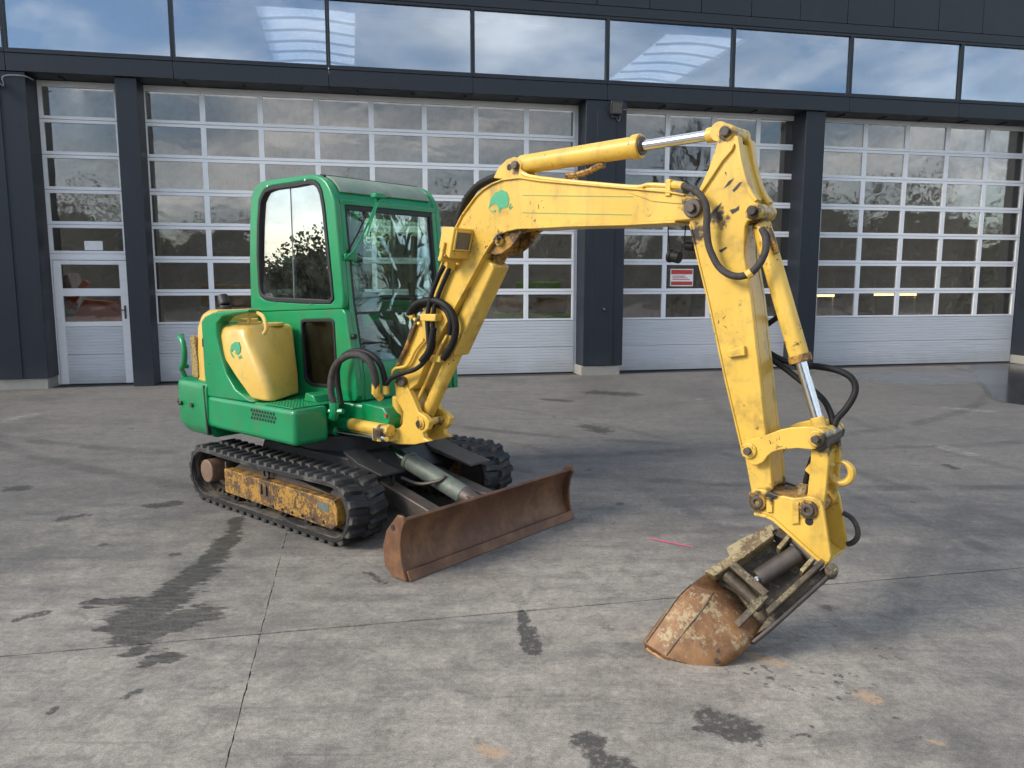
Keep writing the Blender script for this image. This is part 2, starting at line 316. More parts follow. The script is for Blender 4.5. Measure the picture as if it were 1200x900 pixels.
    dm = k.math('MULTIPLY', k.step(dr, 1.1, .8), k.step(vor.outputs['Distance'], .42, .22))
    dm = k.math('MULTIPLY', dm, k.step(k.noise(P2, 11, 4), .43, .55))
    sand = caps([G((1.38,2.832), (1.4,2.789), .045), G((1.034,3.159), (1.133,3.084), .030), G((1.478,2.532), (1.491,2.512), .018), G((-.088,2.482), (-.044,2.452), .035)], PF)
    sm = k.math('MULTIPLY', k.step(sand, 1.3, .5), k.step(k.noise(P2, 55, 4, .7), .34, .56))
    white = caps([G((5.593,9.801), (5.979,9.536), .10), G((4.221,7.496), (4.292,7.113), .10), G((.193,4.198), (.239,4.159), .03), G((2.53,10.53), (2.726,10.609), .05), G((-5.863,9.346), (-5.909,8.931), .12), G((-1.245,4.334), (-1.188,4.306), .03)], PW)
    whm = k.math('MULTIPLY', k.step(white, 1.2, .4), k.math('MULTIPLY', k.step(k.noise(st, 5, 6, .7), .45, .62), .6))
    pud = caps([G((9.359,14.647), (7.133,10.376), .55), G((8.195,12.153), (7.655,10.376), .6)], PW)
    pm_ = k.step(pud, 1.1, .85)
    damp = caps([G((6.504,12.695), (8.428,13.286), .8), G((5.914,13.286), (7.602,13.667), .5)], PW)
    dpm = k.math('MULTIPLY', k.step(damp, 1.3, .5), .55)
    shade = k.math('MULTIPLY', k.step(k.noise(P2, 9, 5, .7), .25, .75), .5)
    c = k.vmath('MULTIPLY', c, (.97, .945, .905))
    c = k.mix(dpm, c, (.07, .07, .07))
    c = k.mix(whm, c, (.42, .41, .39))
    c = k.mix(k.math('MULTIPLY', wm, .92), c, (.038, .033, .027))
    c = k.mix(k.math('MULTIPLY', k.math('MULTIPLY', tm, wm), .28), c, (.16, .145, .12))
    c = k.mix(k.math('MULTIPLY', om, .82), c, (.032, .029, .026))
    c = k.mix(k.math('MULTIPLY', dm, .8), c, (.034, .031, .028))
    c = k.mix(k.math('MULTIPLY', sm, .85), c, (.46, .31, .18))
    c = k.mix(pm_, c, (.03, .03, .03))
    ro = k.math('SUBTRACT', .82, k.math('MULTIPLY', k.noise(P2, 3, 5), .18))
    ro = k.math('SUBTRACT', ro, k.math('MULTIPLY', wm, .18)); ro = k.math('SUBTRACT', ro, k.math('MULTIPLY', dpm, .75)); ro = k.math('SUBTRACT', ro, k.math('MULTIPLY', dark_tone, .10))
    ro = k.math('MAXIMUM', k.math('MULTIPLY', ro, k.math('SUBTRACT', 1, k.math('MULTIPLY', pm_, .74))), .12)
    h = k.math('ADD', k.math('MULTIPLY', fine, .6), k.math('MULTIPLY', grit, .5))
    b = k.n('ShaderNodeBump'); b.inputs['Distance'].default_value = .006; k.put(b.inputs['Strength'], k.math('SUBTRACT', .55, k.math('MULTIPLY', pm_, .548))); k.put(b.inputs['Height'], h)
    k.bsdf(c, ro, 0, b.outputs[0]); M['yard_concrete'] = k.m
ground_material()
simple('asphalt', (.06, .058, .055), .9, 0, .2, 3, .3)
simple('joint_dirt', (.05, .046, .042), .95, 0, .3, 30, .3)
# ------------------------------------------------------------------ mesh helpers
def rot2(p, a): c, s = math.cos(a), math.sin(a); return (p[0]*c-p[1]*s, p[0]*s+p[1]*c)
class MB:
    def __init__(s): s.v = []; s.f = []
    def add(s, vs, fs):
        o = len(s.v); s.v += [tuple(x) for x in vs]; s.f += [tuple(i+o for i in f) for f in fs]; return s
    def box(s, x0, x1, y0, y1, z0, z1):
        return s.add([(x, y, z) for z in (z0, z1) for y in (y0, y1) for x in (x0, x1)], [(0,2,3,1), (4,5,7,6), (0,1,5,4), (2,6,7,3), (0,4,6,2), (1,3,7,5)])
    def bar(s, a, b, w, h, up=(0,0,1), side=None):       # box from a to b, w across, h along 'up'
        a = Vector(a); b = Vector(b); t = (b-a).normalized(); sd = t.cross(Vector(up)).normalized(); u = sd.cross(t)
        vs = []
        for p in (a, b):
            for i, j in ((-1,-1), (1,-1), (1,1), (-1,1)): vs.append(p+sd*i*w/2+u*j*h/2)
        return s.add(vs, [(3,2,1,0), (4,5,6,7), (0,1,5,4), (1,2,6,5), (2,3,7,6), (3,0,4,7)])
    def cyl(s, a, b, r, r2=None, n=20, caps=True):
        a = Vector(a); b = Vector(b); t = (b-a).normalized(); r2 = r if r2 is None else r2
        u = t.orthogonal().normalized(); w = t.cross(u); vs = []
        for p, q in ((a, r), (b, r2)):
            for i in range(n): an = 2*math.pi*i/n; vs.append(p+u*math.cos(an)*q+w*math.sin(an)*q)
        fs = [(i, (i+1) % n, n+(i+1) % n, n+i) for i in range(n)]
        if caps: fs += [tuple(range(n-1, -1, -1)), tuple(range(n, 2*n))]
        return s.add(vs, fs)
    def ring(s, a, b, ro, ri, n=24):
        a = Vector(a); b = Vector(b); t = (b-a).normalized(); u = t.orthogonal().normalized(); w = t.cross(u); vs = []
        for p, q in ((a, ro), (b, ro), (b, ri), (a, ri)):
            for i in range(n): an = 2*math.pi*i/n; vs.append(p+u*math.cos(an)*q+w*math.sin(an)*q)
        return s.add(vs, [(j*n+i, j*n+(i+1) % n, ((j+1) % 4)*n+(i+1) % n, ((j+1) % 4)*n+i) for j in range(4) for i in range(n)])
    def prism(s, pts, lo, hi, axis='y'):
        n = len(pts)
        area = sum(pts[i][0]*pts[(i+1) % n][1]-pts[(i+1) % n][0]*pts[i][1] for i in range(n))
        if area < 0: pts = pts[::-1]
        f = {'y': lambda p, h: (p[0], h, p[1]), 'z': lambda p, h: (p[0], p[1], h), 'x': lambda p, h: (h, p[0], p[1])}[axis]
        if axis == 'y': lo, hi = hi, lo
        vs = [f(p, lo) for p in pts]+[f(p, hi) for p in pts]
        return s.add(vs, [tuple(range(n-1, -1, -1)), tuple(range(n, 2*n))]+[(i, (i+1) % n, n+(i+1) % n, n+i) for i in range(n)])
    def frame(s, outer, inner, lo, hi, axis='y'):        # ring between two loops of equal length
        n = len(outer)
        f = {'y': lambda p, h: (p[0], h, p[1]), 'x': lambda p, h: (h, p[0], p[1]), 'z': lambda p, h: (p[0], p[1], h)}[axis]
        vs = [f(p, h) for h in (lo, hi) for lp in (outer, inner) for p in lp]
        fs = []
        for i in range(n):
            j = (i+1) % n
            fs += [(i, j, n+j, n+i), (2*n+i, 3*n+i, 3*n+j, 2*n+j), (i, 2*n+i, 2*n+j, j), (n+i, n+j, 3*n+j, 3*n+i)]
        return s.add(vs, fs)
    def sweep(s, path, sect, closed=False, up=None):
        return s
    def tube(s, path, r, n=10, res=6, wrap=0):
        P = [Vector(p) for p in path]; pts = []
        if len(P) > 2 and res > 1:
            E = [P[0]*2-P[1]]+P+[P[-1]*2-P[-2]]
            for i in range(1, len(E)-2):
                for j in range(res):
                    t = j/res; p0, p1, p2, p3 = E[i-1:i+3]
                    pts.append(.5*((2*p1)+(p2-p0)*t+(2*p0-5*p1+4*p2-p3)*t*t+(3*p1-p0-3*p2+p3)*t**3))
            pts.append(P[-1])
        else: pts = P
        vs = []; u = None
        for i, p in enumerate(pts):
            t = (pts[min(i+1, len(pts)-1)]-pts[max(i-1, 0)]).normalized()
            u = t.orthogonal().normalized() if u is None else (u-t*u.dot(t)).normalized()
            w = t.cross(u); q = r*(1+(.16 if wrap and i % 2 else 0))
            for j in range(n): an = 2*math.pi*j/n; vs.append(p+u*math.cos(an)*q+w*math.sin(an)*q)
        m = len(pts)
        fs = [(i*n+j, i*n+(j+1) % n, (i+1)*n+(j+1) % n, (i+1)*n+j) for i in range(m-1) for j in range(n)]
        fs += [tuple(range(n-1, -1, -1)), tuple(range((m-1)*n, m*n))]
        return s.add(vs, fs)
    def loft(s, rings, closed=True, cap=True):
        n = len(rings[0]); vs = [p for r in rings for p in r]; fs = []
        for i in range(len(rings)-1):
            for j in range(n if closed else n-1):
                fs.append((i*n+j, i*n+(j+1) % n, (i+1)*n+(j+1) % n, (i+1)*n+j))
        if cap and closed: fs += [tuple(range(n-1, -1, -1)), tuple(range((len(rings)-1)*n, len(rings)*n))]
        return s.add(vs, fs)
    def mesh(s, name, mat, smooth=35):
        me = bpy.data.meshes.new(name); me.from_pydata(s.v, [], s.f)
        bm = bmesh.new(); bm.from_mesh(me); bmesh.ops.recalc_face_normals(bm, faces=bm.faces); bm.to_mesh(me); bm.free()
        me.materials.append(M[mat])
        if smooth:
            me.shade_smooth(); me.set_sharp_from_angle(angle=R(smooth))
        return me
    def build(s, name, mat, parent=None, bevel=0, seg=2, smooth=35, solid=0, label=None):
        o = bpy.data.objects.new(name, s.mesh(name, mat, smooth)); COL.objects.link(o); o.parent = parent
        if solid:
            md = o.modifiers.new('solid', 'SOLIDIFY'); md.thickness = solid; md.offset = 0
        if bevel:
            md = o.modifiers.new('bevel', 'BEVEL'); md.width = bevel; md.segments = seg; md.limit_method = 'ANGLE'; md.angle_limit = R(32); md.harden_normals = False
        if label: o['label'] = label
        return o
def bx(*a): return MB().box(*a)
def inst(src, name, parent, mat4):
    o = bpy.data.objects.new(name, src); COL.objects.link(o); o.parent = parent; o.matrix_local = mat4; return o
def empty(name, loc=(0,0,0), rz=0, parent=None):
    o = bpy.data.objects.new(name, None); COL.objects.link(o); o.location = loc; o.rotation_euler = (0, 0, rz); o.parent = parent; o.empty_display_size = .2; return o
def tag(o, label, cat, group=None):
    o['label'] = label; o['category'] = cat
    if group: o['group'] = group
    return o
def resample(loop, n, start=0):
    L = [Vector(p).to_2d() for p in loop]; m = len(L); seg = [(L[(i+1) % m]-L[i]).length for i in range(m)]; T = sum(seg); out = []
    for j in range(n):
        d = T*j/n; i = 0
        while d > seg[i] and i < m-1: d -= seg[i]; i += 1
        out.append(tuple(L[i].lerp(L[(i+1) % m], d/seg[i])))
    return out
def by_angle(loop, c, n):           # n points on a star-shaped loop at even angles about c
    out = []; m = len(loop)
    for j in range(n):
        a = 2*math.pi*j/n; dx, dy = math.cos(a), math.sin(a); best = None
        for i in range(m):
            (x1, y1), (x2, y2) = loop[i], loop[(i+1) % m]; x1 -= c[0]; x2 -= c[0]; y1 -= c[1]; y2 -= c[1]
            den = dx*(y2-y1)-dy*(x2-x1)
            if abs(den) < 1e-9: continue
            t = (x1*(y2-y1)-y1*(x2-x1))/den; s_ = (x1*dy-y1*dx)/den
            if t > 0 and -1e-6 <= s_ <= 1+1e-6: best = t if best is None else max(best, t)
        out.append((c[0]+dx*best, c[1]+dy*best))
    return out
def rounded(loop, r, k=5):          # round the corners of a polygon
    out = []; m = len(loop)
    for i in range(m):
        p0, p1, p2 = Vector(loop[i-1]), Vector(loop[i]), Vector(loop[(i+1) % m])
        a = (p0-p1); b = (p2-p1); q = min(r, a.length*.45, b.length*.45); A = p1+a.normalized()*q; B = p1+b.normalized()*q
        for j in range(k+1):
            t = j/k; out.append(tuple((A*(1-t)+p1*t)*(1-t)+(p1*(1-t)+B*t)*t))
    return out
def inset(loop, d):
    c = Vector((sum(p[0] for p in loop)/len(loop), sum(p[1] for p in loop)/len(loop))); out = []
    for p in loop:
        v = Vector(p)-c; out.append(tuple(c+v*(1-d/v.length)))
    return out
# ================================================================== ground
FA = R(11.6); F0 = (-7.05, 12.05)
fu = Vector((math.cos(FA), math.sin(FA), 0)); fn = Vector((math.sin(FA), -math.cos(FA), 0))
ground = MB().add([(-400, -400, -.007), (400, -400, -.007), (400, 400, -.007), (-400, 400, -.007)], [(0, 1, 2, 3)]).build('ground', 'joint_dirt', smooth=0)
ground['kind'] = 'structure'
J = Vector((*(-1.155,3.364), 0))                       # where the joints cross
def slab(a0, a1, b0, b1):
    g = .003
    def line(p, q, n, amp):                        # broken, slightly ragged slab edge
        return [p.lerp(q, i/n)+Vector((random.uniform(-amp, amp), random.uniform(-amp, amp), 0)) for i in range(n)]
    c = [J+fu*a-fn*b for a, b in ((a0+g*.55, b0+g*1.7), (a1-g*.55, b0+g*1.7), (a1-g*.55, b1-g*1.7), (a0+g*.55, b1-g*1.7))]
    pts = []
    for i in range(4): pts += line(c[i], c[(i+1) % 4], 260, .0028)
    m = MB(); n = len(pts); m.add([p for p in pts]+[p-Vector((0, 0, .0065)) for p in pts], [tuple(range(n))]+[(i, n+i, n+(i+1) % n, (i+1) % n) for i in range(n)])
    return m.build('concrete_slab', 'yard_concrete', ground, smooth=0)
for a0, a1 in ((-13, 0), (0, 13), (13, 26)):
    slab(a0, a1, 0, 9.38); slab(a0, a1, -8, 0); slab(a0, a1, -16, -8)
far = MB().add([(-380, -380, -.003), (380, -380, -.003), (380, -18.0, -.003), (-380, -18.0, -.003)], [(0, 1, 2, 3)]).build('road', 'asphalt', smooth=0)
far['kind'] = 'structure'
# pink spray line
pk = MB(); a = Vector((*(.855,4.697), .004)); b = Vector((*(1.105,4.524), .004)); t = (b-a).normalized(); s = Vector((-t.y, t.x, 0)); L = []; U = []
for i in range(25):
    p = a.lerp(b, i/24); w = .011*(.55+.45*math.sin(math.pi*min(1, i/24*.9+.1)))*random.uniform(.6, 1.15); L.append(p-s*w); U.append(p+s*w*random.uniform(.7, 1.2))
pk.add(L+U, [(i, i+1, 26+i, 25+i) for i in range(24)])
tag(pk.build('paint_mark', 'pink_spray', smooth=0), 'short pink spray paint line on the concrete yard', 'paint mark')
# ================================================================== workshop building (x along the facade, -y outwards, z up)
bld = empty('workshop_building', (F0[0], F0[1], 0), FA)
tag(bld, 'dark grey workshop building with glazed sectional doors and window band above', 'building')
AN = 'anthracite'
def pillar(name, u0, u1, d, z0, z1, back=0.0, label=None):
    o = bx(u0, u1, -d, back+.25, z0, z1).build(name, AN, bld, .006, label=label); return o
p0 = pillar('wall_pillar', -3.5, -.055, .45, .16, 4.60, .25)
bx(-3.49, -.075, -.43, .24, -.01, .157).build('plinth', 'concrete_plinth', p0, .005)
for x in (-2.2, -.74): bx(x-.004, x+.004, -.453, -.449, .17, 4.59).build('joint_strip', 'seal', p0)
bx(-.72, -.40, -.462, -.4505, .165, 4.585).build('cover_panel', AN, p0, .003)
p1 = pillar('wall_pillar', 1.125, 1.43, .42, .0, 4.60)
p2 = pillar('wall_pillar', 8.36, 9.07, .45, .16, 4.60)
bx(8.33, 9.03, -.44, .24, -.01, .157).build('plinth', 'concrete_plinth', p2, .006)
bx(8.55, 8.88, -.462, -.4505, .17, 4.45).build('cover_panel', AN, p2, .003)
bt = MB().cyl((8.715, -.463, 1.145), (8.715, -.49, 1.145), .035, n=16).build('push_button', 'black_metal', p2, .004)
MB().cyl((8.715, -.4905, 1.145), (8.715, -.495, 1.145), .012, n=12).build('button_cap', 'grey_plastic', p2)
p3 = pillar('wall_pillar', 12.42, 12.80, .42, .0, 4.60)
p4 = pillar('wall_pillar', 17.47, 20.5, .45, .16, 4.60)
bx(17.48, 20.4, -.43, .24, -.01, .157).build('plinth', 'concrete_plinth', p4, .006)
# fascia, window band, cladding
MULL = [-.29+2.252*i for i in range(-1, 10)]
for i in range(len(MULL)-1):
    a, b = MULL[i], MULL[i+1]
    bx(a+.004, b-.004, -.47, .25, 4.605, 4.855).build('fascia_panel', AN, bld, .004)
    bx(a+.004, b-.004, -.478, .25, 4.859, 4.888).build('window_sill', AN, bld, .003)
    w = empty('window', parent=bld)
    fr = MB(); fr.frame([(a+.001, 4.892), (b-.001, 4.892), (b-.001, 5.93), (a+.001, 5.93)], [(a+.032, 4.925), (b-.032, 4.925), (b-.032, 5.885), (a+.032, 5.885)], -.462, -.38)
    fr.build('frame', AN, w, .003)
    bx(a+.030, b-.030, -.425, -.415, 4.923, 5.887).build('pane', 'band_glass', w)
for i in range(-3, 22):
    a = 9.434-.0+.915*(i-9); bx(a+.005, a+.910, -.47, .2, 6.09, 7.4).build('cladding_panel', AN, bld, .004)
bx(-3.5, 20.5, -.468, .2, 5.934, 6.085).build('head_strip', AN, bld, .004)
# soffit with small recessed fittings
bx(-3.5, 20.5, -.30, .24, 4.606, 4.64).build('soffit', AN, bld)
for i in range(22):
    x = .35+i*.86
    if not (8.2 < x < 9.2 or 12.3 < x < 12.9): bx(x-.02, x+.02, -.29, -.05, 4.585, 4.605).build('soffit_clip', AN, bld, .002)
# hall shell behind the doors
bx(-3.4, 20.4, .26, 18, -.012, -.002).build('hall_floor', 'interior_grey', bld)
bx(-3.4, 20.4, 18, 18.2, 0, 7.4).build('hall_wall', 'interior_grey', bld)
bx(-3.6, -3.4, .26, 18, 0, 7.4).build('hall_wall', 'interior_grey', bld)
bx(20.4, 20.6, .26, 18, 0, 7.4).build('hall_wall', 'interior_grey', bld)
SKY = [(2.6, 4.7), (11.9, 14.0)]; xs = [-3.6]+[q for s in SKY for q in s]+[20.6]
for i in range(0, len(xs), 2): bx(xs[i], xs[i+1], 4.2, 12, 7.4, 7.6).build('roof_section', 'interior_grey', bld)
for a, b in SKY:
    sk = MB().add([(a, 4.2, 7.5), (b, 4.2, 7.5), (b, 12, 7.5), (a, 12, 7.5)], [(0, 1, 2, 3)]).build('skylight', 'skylight_sheet', bld, smooth=0)
    for j in range(9):
        y = 4.6+j*.85; MB().tube([(a, y, 7.36), ((a+b)/2, y, 7.44), (b, y, 7.36)], .03, 6).build('purlin', 'grey_plastic', sk)
bx(-3.6, 20.6, -.46, .7, 7.4, 7.6).build('roof_section', 'interior_grey', bld); bx(-3.6, 20.6, 13.4, 18.2, 7.4, 7.6).build('roof_section', 'interior_grey', bld)
for i in range(8):
    a = -3.6+i*3.025; MB().add([(a, 12, 7.5), (a+3.0, 12, 7.5), (a+3.0, 13.4, 7.5), (a, 13.4, 7.5)], [(0, 1, 2, 3)]).build('skylight', 'skylight_sheet', bld, smooth=0); MB().add([(a, .7, 7.5), (a+3.0, .7, 7.5), (a+3.0, 4.2, 7.5), (a, 4.2, 7.5)], [(0, 1, 2, 3)]).build('skylight', 'skylight_sheet', bld, smooth=0)  # both translucent strips are added out of view to brighten the hall interior
# ---- sectional doors
ROW = [(4.09+.42-.52*i-.42, 4.51-.52*i) for i in range(7)]
def sect_frame(parent, u0, u1, z0, z1, cols, zr):
    """one aluminium door section: rails, stiles and mullions around its panes"""
    m = MB(); edges = [u0]+[q for c in cols for q in c]+[u1]
    m.box(u0, u1, -.022, .022, z0, zr[0]); m.box(u0, u1, -.022, .022, zr[1], z1)
    for i in range(0, len(edges), 2): m.box(edges[i], edges[i+1], -.0225, .0225, zr[0]-.0005, zr[1]+.0005)
    sct = m.build('door_section', 'door_aluminium', parent, .003)
    return sct
pane_mesh = {}
def pane(parent, c, zr):
    key = round(c[1]-c[0], 3), round(zr[1]-zr[0], 3); w, h = key
    if key not in pane_mesh: pane_mesh[key] = MB().box(-w/2-.004, w/2+.004, -.004, .004, -h/2-.004, h/2+.004).mesh('pane', 'door_glass', 0)
    tl = Matrix.Rotation(R(random.uniform(-.35, .35)), 4, 'X') @ Matrix.Rotation(R(random.uniform(-.35, .35)), 4, 'Z')
    inst(pane_mesh[key], 'pane', parent, Matrix.Translation(((c[0]+c[1])/2, .002, (zr[0]+zr[1])/2)) @ tl)
def ribbed(parent, u0, u1, z0, z1, name='ribbed_panel'):
    m = MB(); pts = []; z = z0; n = max(3, int((z1-z0)/.048))
    for i in range(n):
        a = z0+(z1-z0)*i/n; b = z0+(z1-z0)*(i+1)/n; q = (b-a)
        pts += [(-.020, a+.001), (-.020, a+q*.74), (-.0125, a+q*.80), (-.0125, a+q*.94)]
    prof = pts+[(-.020, z1), (.02, z1), (.02, z0)]
    k_ = len(prof); m.add([(u0, y, z_) for y, z_ in prof]+[(u1, y, z_) for y, z_ in prof], [tuple(range(k_)), tuple(range(2*k_-1, k_-1, -1))]+[(i, k_+i, k_+(i+1) % k_, (i+1) % k_) for i in range(k_)])
    return m.build(name, 'door_ribbed', parent, smooth=0)
def door(u0, u1, cols, label):
    d = empty('sectional_door', parent=bld); d['label'] = label
    tops = [4.60]+[(ROW[i][0]+ROW[i+1][1])/2 for i in range(6)]+[.935]
    for i in range(7):
        sect_frame(d, u0, u1, tops[i+1]+.003, tops[i]-.003, cols, ROW[i])
        for c in cols: pane(d, c, ROW[i])
    ribbed(d, u0, u1, .475, .932); ribbed(d, u0, u1, .02, .470)
    bx(u0, u1, -.018, .018, -.009, .018).build('bottom_seal', 'seal', d)
    for a, b in ((u0-.085, u0-.004), (u1+.004, u1+.085)): bx(a, b, .004, .09, 0, 4.66).build('guide_rail', 'door_aluminium', d, .003)
    bx(u0-.085, u1+.085, .004, .09, 4.665, 4.76).build('head_rail', 'door_aluminium', d, .003)
    return d
c2 = [(1.446+.8625*i, 1.446+.8625*i+.782) for i in range(8)]
door(1.365, 8.305, c2, 'widest sectional door, eight columns of panes, behind the excavator')
c3 = [(9.165+.868*i, 9.165+.868*i+.785) for i in range(4)]
d3 = door(9.09, 12.63, c3, 'sectional door behind the boom and stick')
c4 = [(13.065+.883*i, 13.065+.883*i+.795) for i in range(5)]
door(12.98, 17.46, c4, 'sectional door with five pane columns beyond the bucket arm')
# narrow door with wicket
d1 = empty('sectional_door', parent=bld); d1['label'] = 'narrow glazed door with a wicket door in its lower half'
tops = [4.60]+[(ROW[i][0]+ROW[i+1][1])/2 for i in range(4)]+[2.045]
for i in range(5):
    zr = ROW[i] if i < 4 else (2.083, ROW[4][1]); sect_frame(d1, -.075, 1.075, (tops[i+1]+.003) if i < 4 else 2.04, tops[i]-.003, [(.0, 1.0)], zr); pane(d1, (0, 1.0), zr)
bx(-.075, 1.075, -.022, .022, 1.945, 2.036).build('door_header', 'door_aluminium', d1, .003)
wk = MB()
for a in ((-.075, -.035, .01, 1.942), (1.035, 1.075, .01, 1.942)): bx(a[0], a[1], -.02, .02, a[2], a[3]).build('wicket_post', 'door_aluminium', d1, .003)

W = MB(); W.box(-.028, .085, -.026, .022, .012, 1.935); W.box(.915, 1.028, -.026, .022, .012, 1.935)
for z0, z1 in ((1.874, 1.935), (1.387, 1.506), (.915, .989)): W.box(.085, .915, -.0255, .0215, z0, z1)
W.build('wicket_leaf', 'door_aluminium', d1, .003)
pane(d1, (.085, .915), (1.506, 1.874)); pane(d1, (.085, .915), (.989, 1.387))
ribbed(d1, .085, .915, .48, .913); ribbed(d1, .085, .915, .014, .474)
hd = MB(); hd.box(.955, .985, -.034, -.0265, 1.03, 1.24); hd.cyl((.97, -.034, 1.17), (.97, -.075, 1.17), .009); hd.cyl((.97, -.075, 1.17), (.85, -.078, 1.165), .009); hd.cyl((.97, -.034, 1.08), (.97, -.045, 1.08), .014)
hd.build('door_handle', 'steel_dirty', d1, .002)
bx(-.02, 1.02, -.018, .018, -.01, .01).build('bottom_seal', 'seal', d1)
for a, b in ((-.16, -.08), (1.08, 1.124)): bx(a, b, .004, .09, 0, 4.66).build('guide_rail', 'door_aluminium', d1, .003)
bx(-.16, 1.124, .004, .09, 4.605, 4.70).build('head_rail', 'door_aluminium', d1, .003)
bx(.44, .70, -.009, -.0055, 2.095, 2.235).build('paper_notice', 'white_sticker', d1)
# flood light, camera, wire
def wpt(u, d, z): return Vector((*F0, 0))+fu*u+fn*d+Vector((0, 0, z))
fl = empty('flood_light', wpt(8.86, .45, 4.34), FA); tag(fl, 'small square flood light at the top of the wide pillar', 'flood light')
MB().prism([(-.10, .02), (-.13, .22), (-.10, .25), (-.03, .16), (-.03, .06)], -.105, .105, 'x').build('housing', 'black_metal', fl, .008)
MB().add([(-.085, -.1085, .045), (.085, -.1085, .045), (.085, -.133, .205), (-.085, -.133, .205)], [(0, 1, 2, 3)]).build('lens', 'lamp_lens', fl, smooth=0)
MB().tube([(-.05, -.005, .02), (-.05, -.07, -.01), (.05, -.07, -.01), (.05, -.005, .02)], .012, 6, 3).build('bracket', 'black_metal', fl)
MB().tube([(.02, -.02, -.02), (.07, -.03, -.06), (.10, -.03, .10), (.22, -.02, .12)], .008, 6).build('cable', 'grey_plastic', fl)
cmn = empty('security_camera', wpt(-.45, .45, 4.42), FA); tag(cmn, 'small dark security camera at the top of the wide pillar beside the narrow door', 'camera')
MB().cyl((0, -.02, .06), (0, -.20, .0), .055, n=16).build('body', 'black_metal', cmn, .006)
MB().cyl((0, 0, .06), (0, -.03, .06), .03).build('bracket', 'black_metal', cmn)
MB().tube([(.05, -.05, .03), (.12, -.03, -.03), (.13, -.03, .10), (.38, -.02, .12), (.47, .1, .10)], .010, 6).build('cable', 'grey_plastic', cmn)
# notice on the pane of the third door
nt = empty('notice', wpt(10.33, .012, 1.53), FA); tag(nt, 'white notice with red bands stuck inside a pane behind the stick', 'notice')
bx(-.22, .22, -.006, -.003, 0, .31).build('sheet', 'white_sticker', nt)
bx(-.205, .205, -.009, -.0065, .215, .295).build('print_band', 'red_print', nt); bx(-.205, .205, -.009, -.0065, .02, .085).build('print_band', 'red_print', nt)
for i in range(3): bx(-.18, .16-.05*i, -.009, -.0065, .115+.03*i, .127+.03*i).build('print_line', 'red_print', nt)
# ---- what shows dimly inside the halls
def ipt(u, d, z=0): return wpt(u, -d, z)
om = empty('orange_implement', ipt(-.45, 1.3, .36), FA); bx(-.6, 1.35, -.15, .95, -.362, -.001).build('stand', 'interior_grey', om, .01); tag(om, 'orange implement with a grey tyre seen through the narrow door', 'implement')
ty = MB(); ty.tube([(math.cos(a)*.30, 0, .42+math.sin(a)*.30) for a in [2*math.pi*i/16 for i in range(17)]], .12, 10, 2); ty.build('tyre', 'tyre_grey', om)
MB().cyl((0, -.06, .42), (0, .06, .42), .19).build('rim', 'orange_paint', om, .01)
MB().prism([(.2, .55), (.45, .95), (.95, .90), (1.25, 1.15), (1.4, 1.05), (1.1, .5), (.5, .35)], -.1, .1).build('frame', 'orange_paint', om, .01)
MB().bar((-.1, .0, .55), (.5, .0, 1.25), .08, .12).bar((.5, 0, .9), (1.2, .1, .8), .1, .08).build('arm', 'orange_paint', om, .01)
MB().prism([(-.6, .3), (-.6, 1.1), (.1, 1.4), (.3, .5)], .3, .9).build('cowl', 'interior_grey', om, .02)
gm = empty('green_vehicle', ipt(7.9, 1.9), FA); tag(gm, 'green and yellow vehicle glimpsed through panes beside the wide pillar', 'vehicle')
bx(-.55, .9, 0, .9, .5, 1.0).build('body', 'leaf_green', gm, .06, 3); bx(-.5, .85, -.02, .88, .98, 1.28).build('bonnet', 'pallet_wood', gm, .12, 4)
bx(-.1, .7, -.03, .7, 1.34, 1.62).build('panel', 'leaf_green', gm, .05, 3); MB().cyl((-.2, -.05, .4), (-.2, .2, .4), .4, n=24).cyl((.6, -.05, .3), (.6, .2, .3), .3, n=24).build('wheel', 'tyre_grey', gm, .04)
bx(-.15, .2, -.01, .6, 1.0, 1.36).build('post', 'interior_white', gm, .03)
wb = empty('wooden_crate', ipt(2.2, 2.2), FA); tag(wb, 'pale wooden crate behind the panes beside the cab', 'crate')
bx(-.5, 1.2, 0, .6, 1.15, 1.55).build('case', 'pallet_wood', wb, .01); bx(-.55, 1.25, -.03, .63, 0, 1.14).build('stand', 'interior_grey', wb, .01)
for i, (u, d, w) in enumerate(((15.04, 3, .42), (17.28, 4, 1.17))):
    tl = empty('strip_light', ipt(u, d, 1.27), FA); tag(tl, ('short' if i == 0 else 'long')+' warm strip light glowing behind the lowest panes beyond the bucket arm', 'strip light')
    bx(0, w, -.03, .03, 0, .05).build('tube', 'tube_light', tl); bx(-.02, w+.02, -.04, .04, .052, .09).build('housing', 'interior_white', tl)
    bx(-.02, .02, -.03, .03, -1.27, -.001).build('stand', 'interior_grey', tl); bx(w-.02, w+.02, -.03, .03, -1.27, -.001).build('stand', 'interior_grey', tl)
# ================================================================== trees behind the photographer, mirrored in the glass
def branch(m, p, d, L, r, depth):
    q = p+d*L; m.cyl(p, q, r, r*.62, 5, False)
    if depth == 0: return
    for i in range(3 if depth > 1 else 4):
        a = random.uniform(0, 6.28); t = random.uniform(.25, .75)
        u = d.orthogonal().normalized(); w = d.cross(u); nd = (d*math.cos(t)+(u*math.cos(a)+w*math.sin(a))*math.sin(t)+Vector((0, 0, .12))).normalized()
        branch(m, p+d*L*random.uniform(.55, 1), nd, L*random.uniform(.55, .8), r*.55, depth-1)
m = MB()
for i in range(16):
    an = R(172+i*12.5+random.uniform(-3, 3)); rr = random.uniform(28, 38)+max(0, (20-abs(an-R(172))*57)*1.2); x = math.cos(an)*rr; y = 4+math.sin(an)*rr; h = random.uniform(1.5, 2.3)
    branch(m, Vector((x, y, -.1)), Vector((random.uniform(-.08, .08), 0, 1)).normalized(), h, .16, 5)
